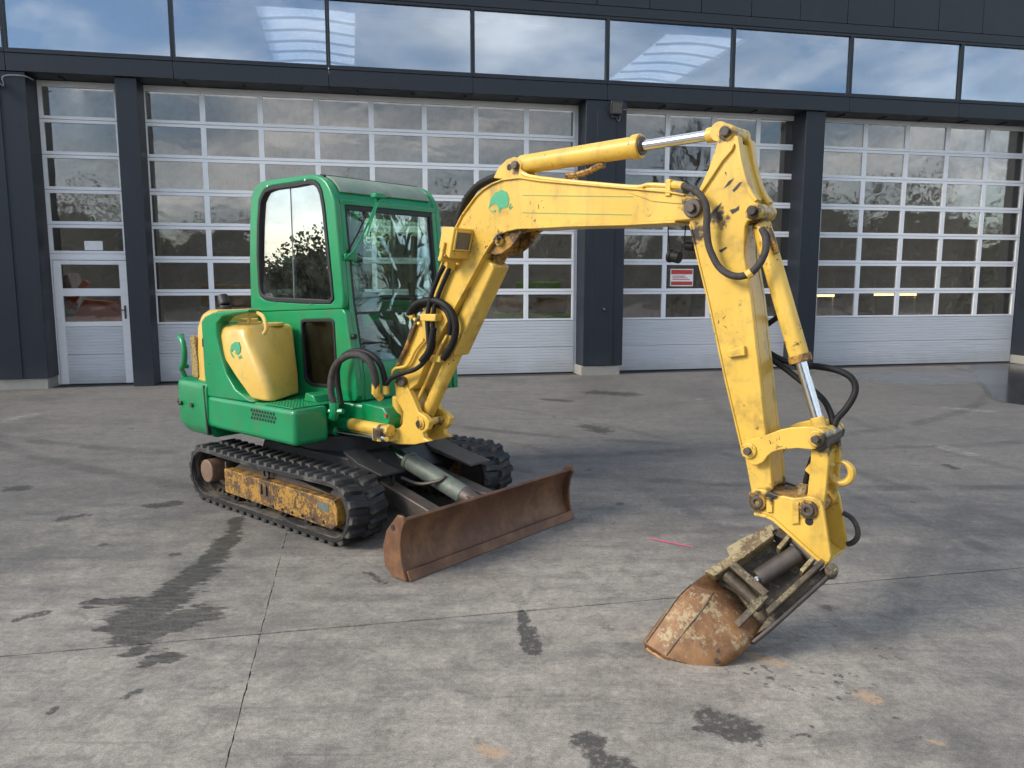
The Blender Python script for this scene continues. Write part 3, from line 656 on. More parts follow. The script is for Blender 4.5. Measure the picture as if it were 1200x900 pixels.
tw = m.build('treeline', 'bark', smooth=0); tw['kind'] = 'stuff'; tag(tw, 'row of bare winter trees mirrored in the glass', 'trees'); tw['kind'] = 'stuff'
m = MB()
for i in range(70000):
    an = R(random.uniform(168, 372)); rr = 44+random.uniform(-2, 2); x = math.cos(an)*rr; y = 4+math.sin(an)*rr; h = (2.1+5.7*max(0, min(1, (105-abs(an*57.3-270))/30)))*(1+.16*math.sin(an*9)+.12*math.sin(an*31+1)+.1*math.sin(an*67)); z = random.uniform(0, 1)**.9*h*random.uniform(.8, 1.05); s_ = random.uniform(.06, .17)*(1 if z > h*.55 else 1.7)
    a = Vector((random.uniform(-1, 1), random.uniform(-1, 1), random.uniform(-1, 1))).normalized()*s_; b_ = a.orthogonal().normalized()*s_*.7; p = Vector((x, y, z))
    i_ = len(m.v); m.v += [p-a, p+b_, p+a, p-b_]; m.f.append((i_, i_+1, i_+2, i_+3))
backing = MB(); B0 = []; B1 = []  # unseen backing sheet, added to close bright gaps between the reflected leaves
for i in range(901):
    an = R(166+i*208/900); h = (2.1+5.7*max(0, min(1, (105-abs(an*57.3-270))/30)))*(1+.16*math.sin(an*9)+.12*math.sin(an*31+1)+.1*math.sin(an*67))
    h = h*.72+random.uniform(-.35, .35); B0.append((math.cos(an)*46.5, 4+math.sin(an)*46.5, -.2)); B1.append((math.cos(an)*47.5, 4+math.sin(an)*47.5, h))
backing.add(B0+B1, [(i, i+1, 902+i, 901+i) for i in range(900)]); bk_ = backing.build('hill_bank', 'evergreen', smooth=0); bk_['kind'] = 'structure'
hg = m.build('wood_foliage', 'evergreen', smooth=0); hg['kind'] = 'stuff'; hg['label'] = 'dark wood behind the yard mirrored low in the glass'; hg['category'] = 'wood'
bt = empty('bare_tree', (9.0, 6.2, 0)); tag(bt, 'bare tree behind the yard mirrored in the cab front window', 'tree')
m = MB(); branch(m, Vector((0, 0, 0)), Vector((.02, 0, 1)).normalized(), 3.8, .17, 1); m.build('trunk', 'bark', bt)
m = MB()
for i in range(16):
    a = i*2.4; d = Vector((math.cos(a)*.8, math.sin(a)*.8, .7)).normalized(); branch(m, Vector((.02*i*.4, 0, 1.2+i*.26)), d, random.uniform(.7, 1.0), .045, 4)
m.build('crown', 'bark', bt)
# ================================================================== mini excavator (x forward, y left, z up)
EX = empty('mini_excavator', (-1.164, 5.565, 0), R(-40))
tag(EX, 'green and yellow mini excavator with rubber tracks parked on the concrete yard', 'excavator')
def part(mb, name, mat, parent=EX, bevel=.004, **k): return mb.build(name, mat, parent, bevel, **k)
# ---------------- undercarriage
TR, TZ, TX0, TX1 = .218, .218, -.80, .70            # track loop: outer radius incl. lugs, wheel height, wheel centres
rb = TR-.028                                         # belt surface radius
def loop_at(s, r):
    Ls = TX1-TX0; arc = math.pi*r; T = 2*Ls+2*arc; s %= T
    if s < Ls: return (TX0+s, TZ+r), 0.0
    s -= Ls
    if s < arc: a = s/r; return (TX1+math.sin(a)*r, TZ+math.cos(a)*r), -a
    s -= arc
    if s < Ls: return (TX1-s, TZ-r), math.pi
    s -= Ls; a = s/r; return (TX0-math.sin(a)*r, TZ-math.cos(a)*r), math.pi-a
LOOP = 2*(TX1-TX0)+2*math.pi*rb
lug_m = MB().add([(-.026, -.068, 0), (.030, -.068, 0), (.026, .068, 0), (-.030, .068, 0), (-.017, -.064, .025), (.019, -.064, .025), (.015, .060, .025), (-.021, .060, .025)],
                 [(3, 2, 1, 0), (4, 5, 6, 7), (0, 1, 5, 4), (1, 2, 6, 5), (2, 3, 7, 6), (3, 0, 4, 7)]).mesh('lug', 'rubber', 0)
def track(yc, side, label):
    root = empty('track', parent=EX); root['label'] = label
    belt = MB(); n = 96; rings = []
    for i in range(n+1):
        s = LOOP*i/n; (x, z), a = loop_at(s, rb); nx, nz = math.sin(-a), math.cos(a)
        sag = -.012*math.sin(math.pi*min(1, max(0, (x-TX0)/(TX1-TX0)))) if abs(a) < .01 else 0
        rings.append([(x-nx*t, yc+y, z-nz*t+sag) for y, t in ((-.148, .006), (-.142, 0), (.142, 0), (.148, .006), (.148, .028), (-.148, .028))])
    belt.loft(rings, True, False); belt.build('belt', 'rubber', root, smooth=40)
    inn = MB(); rings = []
    for i in range(n+1):
        s = LOOP*i/n; (x, z), a = loop_at(s, rb); nx, nz = math.sin(-a), math.cos(a)
        rings.append([(x-nx*t, yc+y, z-nz*t) for y, t in ((-.14, .0285), (.14, .0285), (.14, .034), (-.14, .034))])
    inn.loft(rings, True, False).build('belt_lining', 'rubber_inside', root, smooth=40)
    N = 46
    for i in range(N):
        for c, off in ((-1, 0), (1, .5)):
            s = LOOP*(i+off)/N; (x, z), a = loop_at(s, rb-.002)
            sag = -.012*math.sin(math.pi*min(1, max(0, (x-TX0)/(TX1-TX0)))) if abs(a) < .01 else 0
            m4 = Matrix.Translation((x, yc+c*.078, z+sag)) @ Matrix.Rotation(-a, 4, 'Y') @ Matrix.Rotation(R(9*c), 4, 'Z')
            inst(lug_m, 'lug', root, m4)
    # steel core teeth along the lower run
    for i in range(22):
        x = TX0+.02+i*.066; bx(x-.012, x+.012, yc-.05, yc-.02, .062, .085).build('core_tooth', 'steel_dirty', root); bx(x-.012, x+.012, yc+.02, yc+.05, .062, .085).build('core_tooth', 'steel_dirty', root)
    o = yc+side*.13
    y0, y1 = sorted((yc+side*.05, yc+side*.118))
    pr = [(-.555, .285), (-.555, .115), (.68, .095), (.735, .135), (.735, .235), (.70, .285)]
    sf = MB().prism(pr, y0, y1).build('side_frame', 'frame_worn', root, .006)
    MB().prism([(-.52, .287), (-.42, .345), (.30, .345), (.62, .288)], yc-.05, yc+side*.10 if side > 0 else yc+.05).build('top_cover', 'steel_dirty', root, .004) if side > 0 else MB().prism([(-.52, .287), (-.42, .335), (.20, .335), (.62, .288)], yc-.06, yc+.05).build('top_cover', 'steel_dirty', root, .004)
    bx(-.575, -.558, *sorted((yc-side*.06, yc+side*.10)), .08, .33).build('end_plate', 'steel_dirty', root, .003)
    MB().cyl((-.786, yc-side*.02, .232), (-.786, yc+side*.128, .232), .085, n=28).build('drive_drum', 'drum_rust', root, .008)
    MB().cyl((-.786, yc-side*.06, .225), (-.786, yc-side*.015, .225), .135, n=28).build('sprocket', 'steel_dirty', root, .004)
    MB().cyl((TX1, yc-.05, TZ), (TX1, yc+.045, TZ), .14, n=28).build('idler', 'steel_dirty', root, .006)
    for x in (-.46, -.18, .12, .40): MB().cyl((x, yc-.07, .098), (x, yc+side*.095, .098), .048, n=18).cyl((x, yc+side*.095, .098), (x, yc+side*.112, .098), .022, n=12).build('roller', 'black_metal', root, .004)
    MB().ring((-.06, yc+side*.085, .325), (-.06, yc+side*.10, .325), .035, .022).build('lifting_eye', 'steel_dirty', root)
    for x in (-.08, -.02): bx(x-.008, x+.008, *sorted((yc+side*.1185, yc+side*.130)), .185, .255).build('bracket', 'steel_dirty', root, .003)
    bx(.55, .66, *sorted((yc+side*.1185, yc+side*.121)), .20, .255).build('plate', 'green_grey', root, .001)
    for i in range(6):
        x = .05+i*.11; MB().cyl((x, yc+side*.117, .125), (x, yc+side*.125, .125), .010, n=8).build('bolt', 'black_metal', root)
track(-.60, -1, 'dusty black rubber track nearest the camera, with worn yellow side frame')
track(.60, 1, 'black rubber track on the far side, behind the blade')
uc = part(MB().prism([(-.6, .30), (-.5, .46), (.5, .46), (.66, .34), (.55, .22), (-.5, .22)], -.42, .42), 'undercarriage_frame', 'black_metal', bevel=.01)
bx(-.45, -.3, -.5, .5, .2, .32).build('cross_beam', 'steel_dirty', uc, .006); bx(.25, .4, -.5, .5, .2, .32).build('cross_beam', 'steel_dirty', uc, .006)
MB().prism([(.42, .50), (.58, .44), (.95, .37), (.95, .355), (.5, .42)], .24, .44).build('mud_guard', 'steel_dirty', uc, .003)
MB().prism([(.42, .50), (.58, .44), (.80, .40), (.80, .385), (.5, .42)], -.42, -.26).build('mud_guard', 'black_metal', uc, .003)
part(MB().cyl((0, 0, .455), (0, 0, .56), .40, n=40), 'slew_ring', 'black_metal')
# ---------------- dozer blade
BA, BB = Vector((1.395, -.815, 0)), Vector((1.415, .675, 0)); bt_ = (BB-BA); by = bt_.normalized(); bxv = Vector((by.y, -by.x, 0)); BW = bt_.length
def bp(x, t, z): return BA+by*t+bxv*x+Vector((0, 0, z))
prof = [(.055, .012), (.030, .05), (.008, .10), (-.004, .16), (.000, .22), (.018, .275), (.050, .318), (.066, .335), (.055, .348), (.030, .335), (-.012, .285), (-.034, .22), (-.040, .16), (-.036, .10), (-.02, .05), (.02, .012)]
blm = MB(); blm.loft([[bp(x, t, z) for x, z in prof] for t in [BW*i/10 for i in range(11)]])
blade = part(blm, 'dozer_blade', 'blade_rust', bevel=.003)
ce = MB(); ce.loft([[bp(x, t, z) for x, z in ((.100, .003), (.074, .055), (.060, .055), (.066, .003))] for t in (0, BW*.5, BW)]).build('cutting_edge', 'blade_rust', blade, .003)
for t0, t1 in ((-.020, -.001), (BW+.001, BW+.020)):
    sp_ = [(.085, .006), (.062, .05), (.045, .12), (.040, .20), (.052, .27), (.078, .33), (.060, .362), (.02, .362), (-.07, .26), (-.105, .16), (-.09, .05), (-.02, .004)]
    s_ = MB(); s_.loft([[bp(x, t, z) for x, z in sp_] for t in (t0, t1)]).build('side_plate', 'blade_rust', blade, .004)
    MB().cyl(bp(-.015, t0-.002, .285), bp(-.015, t1+.002, .285), .017, n=14).build('pin_hole', 'black_metal', blade)
for t in (.50, 1.02):
    a = bp(-.03, t, .12); part(MB().bar((.45, a.y*.82, .30), a, .10, .12), 'blade_arm', 'steel_dirty', bevel=.008)
ca = Vector((.464,-.03,.445)); cb_ = Vector((1.25, -.02, .215)); ax = (cb_-ca)
cy = part(MB().cyl(ca+ax*.22, ca+ax*.86, .062, n=24).cyl(ca+ax*.20, ca+ax*.235, .068, n=24), 'blade_cylinder', 'green_grey')
MB().cyl(ca-ax*.03, ca+ax*.22, .032, n=16).build('rod', 'chrome', cy)
MB().cyl(ca+ax*.86, ca+ax*1.0, .062, .05, n=20).build('end_cap', 'steel_dirty', cy, .004)
MB().cyl(cb_+Vector((.0, -.085, -.0)), cb_+Vector((0, .085, 0)), .034, n=16).build('pin', 'steel_dirty', cy, .003)
for y in (-.07, .045): MB().prism([(1.18, .19), (1.20, .265), (1.26, .27), (1.385, .20), (1.37, .09), (1.26, .12)], y, y+.025).build('clevis', 'steel_dirty', cy, .003)
part(MB().tube([(.74, -.20, .33), (.86, -.15, .30), (.98, -.09, .33), (1.0, -.05, .36)], .012, 8), 'hose', 'steel_dirty', bevel=0)
part(MB().tube([(.60, -.26, .44), (.75, -.28, .35), (.72, -.3, .27), (.6, -.25, .25)], .012, 8), 'hose', 'hose_black', bevel=0)
# ---------------- upper body
sk = rounded([(.30, -.70), (.30, -.33), (-1.0, -.33), (-1.0, -.70)], .07, 6)
body = part(MB().prism([(.30, -.70), (.30, -.43), (.10, -.40), (.10, -.26), (.50, -.22), (.50, .12), (.18, .73), (-.95, .73), (-.95, -.70)], .553, .795, 'z'), 'house_body', 'green', bevel=.035, seg=4)
cwp = [(-.76, -.712), (-.83, -.712), (-1.13, -.708), (-1.225, -.685), (-1.29, -.59), (-1.33, -.30), (-1.34, 0), (-1.33, .3), (-1.28, .58), (-1.13, .70), (-.9, .735), (-.76, .735)]
ring = lambda z, k, dx=0: [((x+.9)*k-.9+dx, y*k, z) for x, y in cwp]
cw = part(MB().loft([[(x, y, z) for x, y, z in ring(.47, .90)], ring(.50, .955), ring(.56, .995), ring(.70, 1.0), ring(.835, 1.0), ring(.872, .985), ring(.885, .95)]), 'counterweight', 'green', bevel=.006)
for x, y in ((-1.245, -.665), (-1.13, -.712), (-.97, -.716)):
    MB().cyl((x, y, .70), (x-.012 if x < -1.1 else x, y-.012, .70), .017, n=12).build('bolt', 'steel_dirty', cw)
gap = MB().prism([(-.775, .50), (-.80, .86), (-.785, .86), (-.755, .50)], -.7145, -.69).build('gap_seal', 'seal', cw)
# louvre openings in the skirt
for r_ in range(3):
    for i in range(9):
        x = -.19+i*.033+(r_ % 2)*.016; z = .745-r_*.026-.0; MB().cyl((x, -.7018, z), (x, -.6990, z), .0125, n=6).build('vent_hole', 'seal', body)
# deck plate in front of the tank
dk = part(bx(-.06, .265, -.685, -.27, .7955, .803), 'deck_plate', 'green', bevel=.002)
stud = MB().cyl((0, 0, 0), (0, 0, .005), .008, .004, n=6).mesh('stud', 'green', 0)
for i in range(9):
    for j in range(11): inst(stud, 'stud', dk, Matrix.Translation((-.03+i*.033+(j % 2)*.016, -.665+j*.036, .803)))
part(MB().prism([(.06, .803), (.085, .862), (.17, .85), (.20, .803)], -.46, -.33), 'deck_hump', 'green', bevel=.008)
# guard arch round the tank
arch = [(-.803,1.32),(-.795,.932),(-.773,.784),(-.18,.797),(-.251,.822),(-.388,.868),(-.5,.973),(-.566,1.118),(-.6,1.237),(-.593,1.315),(-.509,1.365),(-.364,1.386),(-.183,1.402),(-.182,1.422),(-.506,1.403),(-.643,1.388),(-.752,1.358)]
part(MB().prism(arch, -.70, -.60), 'tank_guard', 'green', bevel=.012, seg=3)
arch_t = [p for p in arch]
part(MB().prism([(-.82, .80), (-.86, 1.25), (-.82, 1.30), (-.70, 1.32), (-.66, .80)], -.60, -.30), 'guard_rear', 'green', bevel=.015)
MBs = MB().prism([(-.80, 1.20), (-.785, 1.20), (-.785, 1.14), (-.80, 1.14)], -.7015, -.69); part(MBs, 'latch_slot', 'seal', bevel=0)
# fuel tank: right face, slanting front face, domed top
A_, B_ = (-.616,1.301), (-.277,1.267); C_, D_ = (-.094,.828), (-.273,.805)
E_, F_ = (-.238,1.31), (-.217,.802)
tk = MB(); TZt = 1.285
rings = []
for z, xr, xf, xi, yo in ((.806, -.26, -.055, -.235, -.655), (.95, -.42, -.085, -.235, -.672), (1.10, -.60, -.19, -.255, -.672), (1.23, -.66, -.285, -.27, -.668), (1.285, -.655, -.315, -.28, -.655), (1.305, -.62, -.34, -.31, -.62)):
    rings.append([(xr, yo, z), (xf-.05, yo, z), (xf-.012, yo+.018, z), (xf, yo+.055, z), ((xf*.45+xi*.55)+.03, (yo-.29)/2, z), (xi, -.29, z), (xr-.02, -.29, z)])
tk.loft(rings); tank = part(tk, 'fuel_tank', 'yellow_plain', bevel=.018, seg=3, smooth=45)
MB().cyl((-.50, -.50, 1.300), (-.50, -.50, 1.325), .085, n=24).cyl((-.50, -.50, 1.325), (-.50, -.50, 1.345), .06, n=20).build('filler_cap', 'yellow_plain', tank, .005)
MB().cyl((-.32, -.42, 1.295), (-.32, -.42, 1.32), .07, n=20).build('inspection_cap', 'yellow_plain', tank, .005)
MB().tube([(-.337,-.6,1.326),(-.323,-.6,1.373),(-.225,-.62,1.399),(-.096,-.65,1.381),(-.036,-.665,1.338),(-.021,-.67,1.294),(-.045,-.675,1.265)], .013, 8).build('tank_hose', 'yellow_plain', tank)
def emblem(parent, pts, y, th, extra=()):
    MB().prism(pts, y, y-th).build('emblem', 'green_decal', parent)
    for e in extra: MB().prism(e, y, y-th).build('emblem_stroke', 'green_decal', parent)
emblem(tank, [(-.475,1.126),(-.454,1.171),(-.408,1.194),(-.354,1.194),(-.335,1.16),(-.344,1.124),(-.378,1.105),(-.405,1.112),(-.407,1.144),(-.435,1.137),(-.454,1.118)], -.6725, .003, [[(-.47,1.117),(-.443,1.107),(-.418,1.078),(-.451,1.088)], [(-.373,1.093),(-.34,1.107),(-.32,1.091),(-.364,1.076)]])
# engine hood, grille, exhaust, handle
hp = [(-.79, -.655), (-.96, -.65), (-1.03, -.62), (-1.07, -.54), (-1.10, -.2), (-1.10, .3), (-1.05, .6), (-.79, .70)]
hr = lambda z, k: [((x+.75)*k-.75, y*(1-(1-k)*.35), z) for x, y in hp]
hood = part(MB().loft([hr(.86, 1.02), hr(1.1, 1.0), hr(1.27, .96), hr(1.36, .86), hr(1.40, .68)]), 'engine_hood', 'yellow_plain', bevel=.02, seg=3, smooth=50)
part(MB().loft([[(x*1.0+.0, y*1.0, z) for x, y, z in ((-.86, .70, .80), (-.86, -.30, .80), (-.86, -.30, 1.40), (-.86, .70, 1.40))], [(-.79, .70, .80), (-.79, -.30, .80), (-.79, -.30, 1.40), (-.79, .70, 1.40)]]), 'bulkhead', 'green', bevel=.01)
k = NT('mesh_grille'); v_ = k.n('ShaderNodeTexVoronoi'); k.put(v_.inputs['Vector'], k.tc.outputs['Object']); v_.inputs['Scale'].default_value = 70
k.bsdf(k.mix(k.step(v_.outputs['Distance'], .42, .30), (.36, .25, .08), (.02, .018, .014)), .6); M['mesh_grille'] = k.m
MB().prism([(-1.045, .90), (-1.045, 1.20), (-.99, 1.215), (-.955, 1.0), (-.955, .90)], -.662, -.645).build('side_grille', 'mesh_grille', hood, .004)
MB().loft([[(-1.052, -.645, .90), (-1.10, -.53, .90), (-1.10, -.53, 1.19), (-1.055, -.645, 1.19)], [(-1.06, -.655, .90), (-1.115, -.535, .90), (-1.113, -.535, 1.19), (-1.063, -.655, 1.19)]]).build('rear_grille', 'mesh_grille', hood, .003)
part(MB().cyl((-.95, -.42, 1.30), (-.95, -.42, 1.43), .045, n=20).cyl((-.95, -.42, 1.43), (-.99, -.42, 1.50), .045, .04, n=20), 'exhaust_pipe', 'black_metal', bevel=.01)
part(MB().tube([(-1.15, -.62, .87), (-1.155, -.64, .925), (-1.155, -.65, .96), (-1.15, -.60, .965)], .018, 10).tube([(-1.25, -.60, .955), (-1.155, -.65, .96), (-1.09, -.665, .985), (-1.06, -.67, 1.04), (-1.06, -.67, 1.10), (-1.09, -.665, 1.165), (-1.155, -.65, 1.19), (-1.26, -.58, 1.19)], .021, 12), 'grab_handle', 'green', bevel=0).location.x = -.07
# ---------------- cab
cab = empty('cab', parent=EX)
YR, YL = -.25, .735
PROF = [(-.89,1.372),(-.873,1.798),(-.845,2.082),(-.814,2.249),(-.763,2.31),(-.659,2.336),(-.41,2.336),(-.184,2.335),(-.047,2.332),(.029,2.316),(.093,2.28),(.146,2.22),(.188,2.134),(.219,1.831),(.25,1.508)]
low = [(.264,1.423),(.309,1.207),(.354,.98)]
UP = PROF+[low[0]]
win = [(-.759,1.542),(-.763,1.796),(-.739,2.033),(-.703,2.204),(-.642,2.268),(-.542,2.287),(-.258,2.289),(-.078,2.291),(-.002,2.277),(.044,2.234),(.075,2.119),(.108,1.834),(.147,1.478),(.117,1.458),(-.258,1.457),(-.668,1.466),(-.735,1.491)]
cc = (-.30, 1.80); N_ = 72
outer = by_angle(UP, cc, N_); inner = by_angle(win, cc, N_); glassl = by_angle(inset(win, .028), cc, N_)
def mirror_y(lo): return YR+YL-lo
for y0, nm, gm_ in ((YR, 'right', 'cab_side_glass'), (YL-.05, 'left', 'cab_glass')):
    MB().frame(outer, inner, y0, y0+.05).build('side_panel', 'green', cab, .014, 4)
    MB().frame(by_angle(inset(win, -.004), cc, N_), glassl, y0-(.006 if y0 == YR else -.010), y0+.046).build('window_seal', 'seal', cab, .004)
    MB().prism(glassl, y0+.020, y0+.026).build('side_window', gm_, cab)
    mx = [(-.345,2.293),(-.331,1.456)]
    bx(0, .004, y0+.016, y0+.030, mx[1][1]+.02, mx[0][1]-.03).build('sash', 'grey_plastic', cab).location.x = (mx[0][0]+mx[1][0])/2
for sx_, sz_ in [(-.118,2.298),(-.576,2.292),(.085,1.783),(.1,1.697),(-.108,1.454),(-.542,1.459)]: MB().cyl((sx_, YR-.007, sz_), (sx_, YR-.012, sz_), .007, n=10).build('screw', 'chrome', cab)
# lower right panel with its small window
lo_out = [UP[0], UP[-1], low[1], low[2], ((.374,.808)), ((-.917,.653))]
sw = rounded([(-.241,1.315),(-.236,1.336),(.112,1.353),(.144,1.339),(.159,.965),(.146,.887),(.098,.874),(-.149,.868),(-.219,.899)], .03, 4)
c2_ = (.01, 1.08); lo2 = by_angle(lo_out, c2_, 64); sw2 = by_angle(sw, c2_, 64); sg2 = by_angle(inset(sw, .022), c2_, 64)
MB().frame(lo2, sw2, YR+.002, YR+.048).build('lower_side_panel', 'green', cab, .006)
MB().frame(by_angle(inset(sw, -.003), c2_, 64), sg2, YR-.004, YR+.04).build('window_seal', 'seal', cab, .003)
MB().prism(sg2, YR+.014, YR+.02).build('lower_side_window', 'dark_glass', cab)
lo_l = [UP[0], UP[-1], low[1], low[2], (low[2][0]+.01, .80), (UP[0][0], .80)]
MB().prism(lo_l, YL-.048, YL-.002).build('door_lower_panel', 'green', cab, .006)
# roof and front visor: a thick curved sheet
rp = PROF[4:13]
def thick(path, d):
    P_ = [Vector(p) for p in path]; out = []
    for i, p in enumerate(P_):
        t = (P_[min(i+1, len(P_)-1)]-P_[max(i-1, 0)]).normalized(); out.append(tuple(p+Vector((t.y, -t.x))*d))
    return out
MB().prism(thick(rp, .012)+thick(rp, .05)[::-1], YR+.045, YL-.045).build('roof', 'green', cab, .004)
vp = [(-.047,2.332),(.001,2.325),(.043,2.309),(.075,2.292),(.102,2.271),(.124,2.25),(.142,2.226),(.154,2.206)]
MB().prism(thick(vp, -.002)+thick(vp, .011)[::-1], YR+.075, YL-.075).build('visor_window', 'dusty_green', cab, .004)
MB().prism(thick(vp, -.006)[:2]+thick(vp, .010)[:2][::-1], YR+.06, YL-.06).build('visor_seal', 'seal', cab, .003)
# front: header, corner posts, glazing that follows the leaning front line
fl_ = [PROF[12], PROF[13], PROF[14], low[0], low[1], low[2]]
def front_at(z):
    for a, b in zip(fl_, fl_[1:]):
        if b[1] <= z <= a[1]: return a[0]+(b[0]-a[0])*(z-a[1])/(b[1]-a[1])
    return fl_[-1][0] if z < fl_[-1][1] else fl_[0][0]
def front_strip(y0, y1, z0, z1, off0, off1, n=8):
    m = MB(); rings = []
    for i in range(n+1):
        z = z0+(z1-z0)*i/n; x = front_at(z); rings.append([(x+off0, y0, z), (x+off0, y1, z), (x+off1, y1, z), (x+off1, y0, z)])
    return m.loft(rings)
ztop = fl_[0][1]
front_strip(YR+.05, YL-.05, ztop-.015, ztop+.02, -.06, -.003, 1).build('front_header', 'green', cab, .006)
front_strip(YR+.048, YR+.085, .80, ztop, -.055, -.004).build('front_post', 'green', cab, .006)
front_strip(YL-.085, YL-.048, .80, ztop, -.055, -.004).build('front_post', 'green', cab, .006)
for y0, y1 in ((YR+.0855, YR+.105), (YL-.105, YL-.0855)): front_strip(y0, y1, 1.06, ztop-.016, -.045, -.012).build('window_seal', 'seal', cab)
front_strip(YR+.1055, YL-.1055, ztop-.045, ztop-.016, -.045, -.012, 1).build('window_seal', 'seal', cab)
ZM = (.278,1.393)[1]
front_strip(YR+.104, YL-.104, ZM+.006, ztop-.044, -.030, -.024).build('front_window', 'cab_glass', cab)
front_strip(YR+.104, YL-.104, 1.06, ZM-.006, -.030, -.024).build('lower_front_window', 'cab_glass', cab)
front_strip(YR+.1, YL-.1, ZM-.006, ZM+.006, -.034, -.018, 1).build('glazing_bar', 'seal', cab)
front_strip(YR+.086, YL-.086, .80, 1.058, -.05, -.006, 3).build('front_lower_panel', 'green', cab, .006)
# rear wall with window
MB().frame([(YR+.05, .80), (YL-.05, .80), (YL-.05, 2.27), (YR+.05, 2.27)], [(YR+.14, 1.45), (YL-.14, 1.45), (YL-.14, 2.15), (YR+.14, 2.15)], PROF[1][0], PROF[1][0]+.04, 'x').build('rear_panel', 'green', cab, .005)
bx(PROF[1][0]+.015, PROF[1][0]+.021, YR+.135, YL-.135, 1.445, 2.155).build('rear_window', 'cab_glass', cab)
# wiper and lifting strut on the front
wp = MB().tube([(.346,-.02,2.17),(.34,-.02,2.136),(.34,-.09,2.002),(.279,-.155,1.832),(.246,-.21,1.764)], .007, 6).tube([(.344,-0,2.166),(.357,-.02,2.13),(.354,-.08,2.002),(.355,-.12,1.91)], .006, 6); wp.build('wiper_arm', 'green', cab)
MB().tube([(.36,-.12,2.055),(.292,-.14,1.934),(.219,-.18,1.799)], .006, 6).build('wiper_blade', 'seal', cab)
wm_ = [(.359,-.02,2.18),(.216,-.2,1.77),(.241,-.17,1.765)]
MB().box(wm_[0][0]-.02, wm_[0][0]+.035, -.07, .02, wm_[0][2]-.02, wm_[0][2]+.012).build('wiper_motor', 'green', cab, .006)
MB().box(wm_[1][0]-.015, wm_[1][0]+.03, -.22, -.12, wm_[1][2]-.022, wm_[1][2]+.022).build('wiper_bracket', 'green', cab, .007)
hj = (.315,-.2,1.239); MB().cyl((hj[0]-.03, -.22, hj[2]), (hj[0]+.02, -.22, hj[2]), .018, n=12).build('hinge_knob', 'seal', cab, .004)
hj = (.142,.75,1.867); bx(hj[0]-.03, hj[0]+.03, .75, .785, hj[2]-.018, hj[2]+.018).build('hinge', 'green', cab, .004)
# cab inside
seat = empty('seat', parent=EX)
MB().prism(rounded([(-.55, 1.14), (-.03, 1.17), (-.03, 1.27), (-.52, 1.24)], .05), .0, .50).build('cushion', 'seat_fabric', seat, .04, 3)
MB().prism(rounded([(-.55, 1.20), (-.68, 1.80), (-.58, 1.83), (-.43, 1.24)], .05), .01, .49).build('backrest', 'seat_fabric', seat, .04, 3)
MB().prism(rounded([(-.68, 1.83), (-.70, 2.0), (-.62, 2.01), (-.59, 1.84)], .03), .12, .38).build('headrest', 'seat_fabric', seat, .03, 3)
bx(-.52, -.08, .05, .45, .80, 1.15).build('base', 'black_metal', seat, .01)
con = part(bx(-.45, .05, -.18, -.04, .80, 1.32), 'console', 'grey_plastic', bevel=.03, seg=3)
part(bx(-.45, .05, .54, .66, .80, 1.30), 'console', 'grey_plastic', bevel=.03, seg=3)
cbx = (.085,1.471); part(bx(.0, .14, cbx[0]-.09, cbx[0]+.08, cbx[1]-.10, cbx[1]+.06), 'control_box', 'grey_plastic', bevel=.01)
for y in (-.08, .58):
    lv = part(MB().tube([(.0, y, 1.30), (.04, y, 1.42), (.03, y, 1.50)], .012, 8), 'joystick', 'black_metal', bevel=0)
    MB().cyl((.03, y, 1.49), (.02, y, 1.60), .024, .03, n=14).build('grip', 'seal', lv, .008)
for y in (.16, .28): part(MB().tube([(.22, y, .85), (.24, y, 1.15), (.18, y, 1.30)], .010, 8).cyl((.18, y, 1.29), (.16, y, 1.36), .018, n=10), 'travel_lever', 'black_metal', bevel=0)
part(bx(.1, .34, -.14, .1, .81, 1.02), 'pedal_box', 'black_metal', bevel=.02); part(bx(-.86, .15, YR+.05, YL-.05, .797, .81), 'cab_floor', 'black_metal', bevel=0)
# ---------------- swing bracket, boom
nose = part(MB().prism([(.40, .56), (.40, .80), (.62, .79), (.68, .73), (.66, .585), (.5, .555)], -.24, .10), 'nose_block', 'green', bevel=.012, seg=3)
MB().cyl((.655, -.242, .74), (.655, -.255, .74), .011, n=10).build('plug', 'red_print', nose)
YN, YF = -.20, .0
chk = [(.699,.969),(.765,.991),(.82,.946),(.882,.864),(.927,.786),(.981,.771),(1.026,.738),(1.01,.687),(.963,.659),(.97,.627),(1.024,.613),(.883,.572),(.728,.553),(.628,.56),(.612,.598),(.697,.643),(.773,.686),(.783,.776),(.72,.848)]
sb_ = part(MB().prism(chk, YN-.012, YN+.03).prism([(x, z) for x, z in chk], YF-.03, YF+.012), 'swing_bracket', 'yellow', bevel=.006)
c0, c1 = [(.647,.631),(.828,.614)]
MB().prism([(.738,.922),(.803,.9),(.864,.796),(.877,.66),(.827,.581),(.712,.565),(.681,.635),(.766,.73),(.753,.84)], YN+.03, YF-.03).build('web', 'yellow', sb_, .006)
MB().cyl((c0[0]-.01, -.1, c0[1]-.075), (c0[0]-.01, -.1, c0[1]+.22), .055, n=24).build('king_post', 'yellow', sb_, .006)
MB().cyl((c0[0]-.03, -.27, c0[1]-.05), (c0[0]-.03, -.27, c0[1]+.03), .045, n=20).build('swing_pin_boss', 'steel_dirty', sb_, .006)
MB().prism([(c0[0]-.06, -.31), (c0[0]+.02, -.31), (c0[0]+.09, -.20), (c0[0]-.05, -.20)], c0[1]-.055, c0[1]+.028, 'z').build('swing_lug', 'yellow', sb_, .006)
p_ = (.946,.718); MB().cyl((p_[0], YN-.03, p_[1]), (p_[0], YF+.03, p_[1]), .026, n=18).cyl((p_[0], YN-.022, p_[1]), (p_[0], YN-.013, p_[1]), .038, n=18).build('pin', 'yellow', sb_, .003)
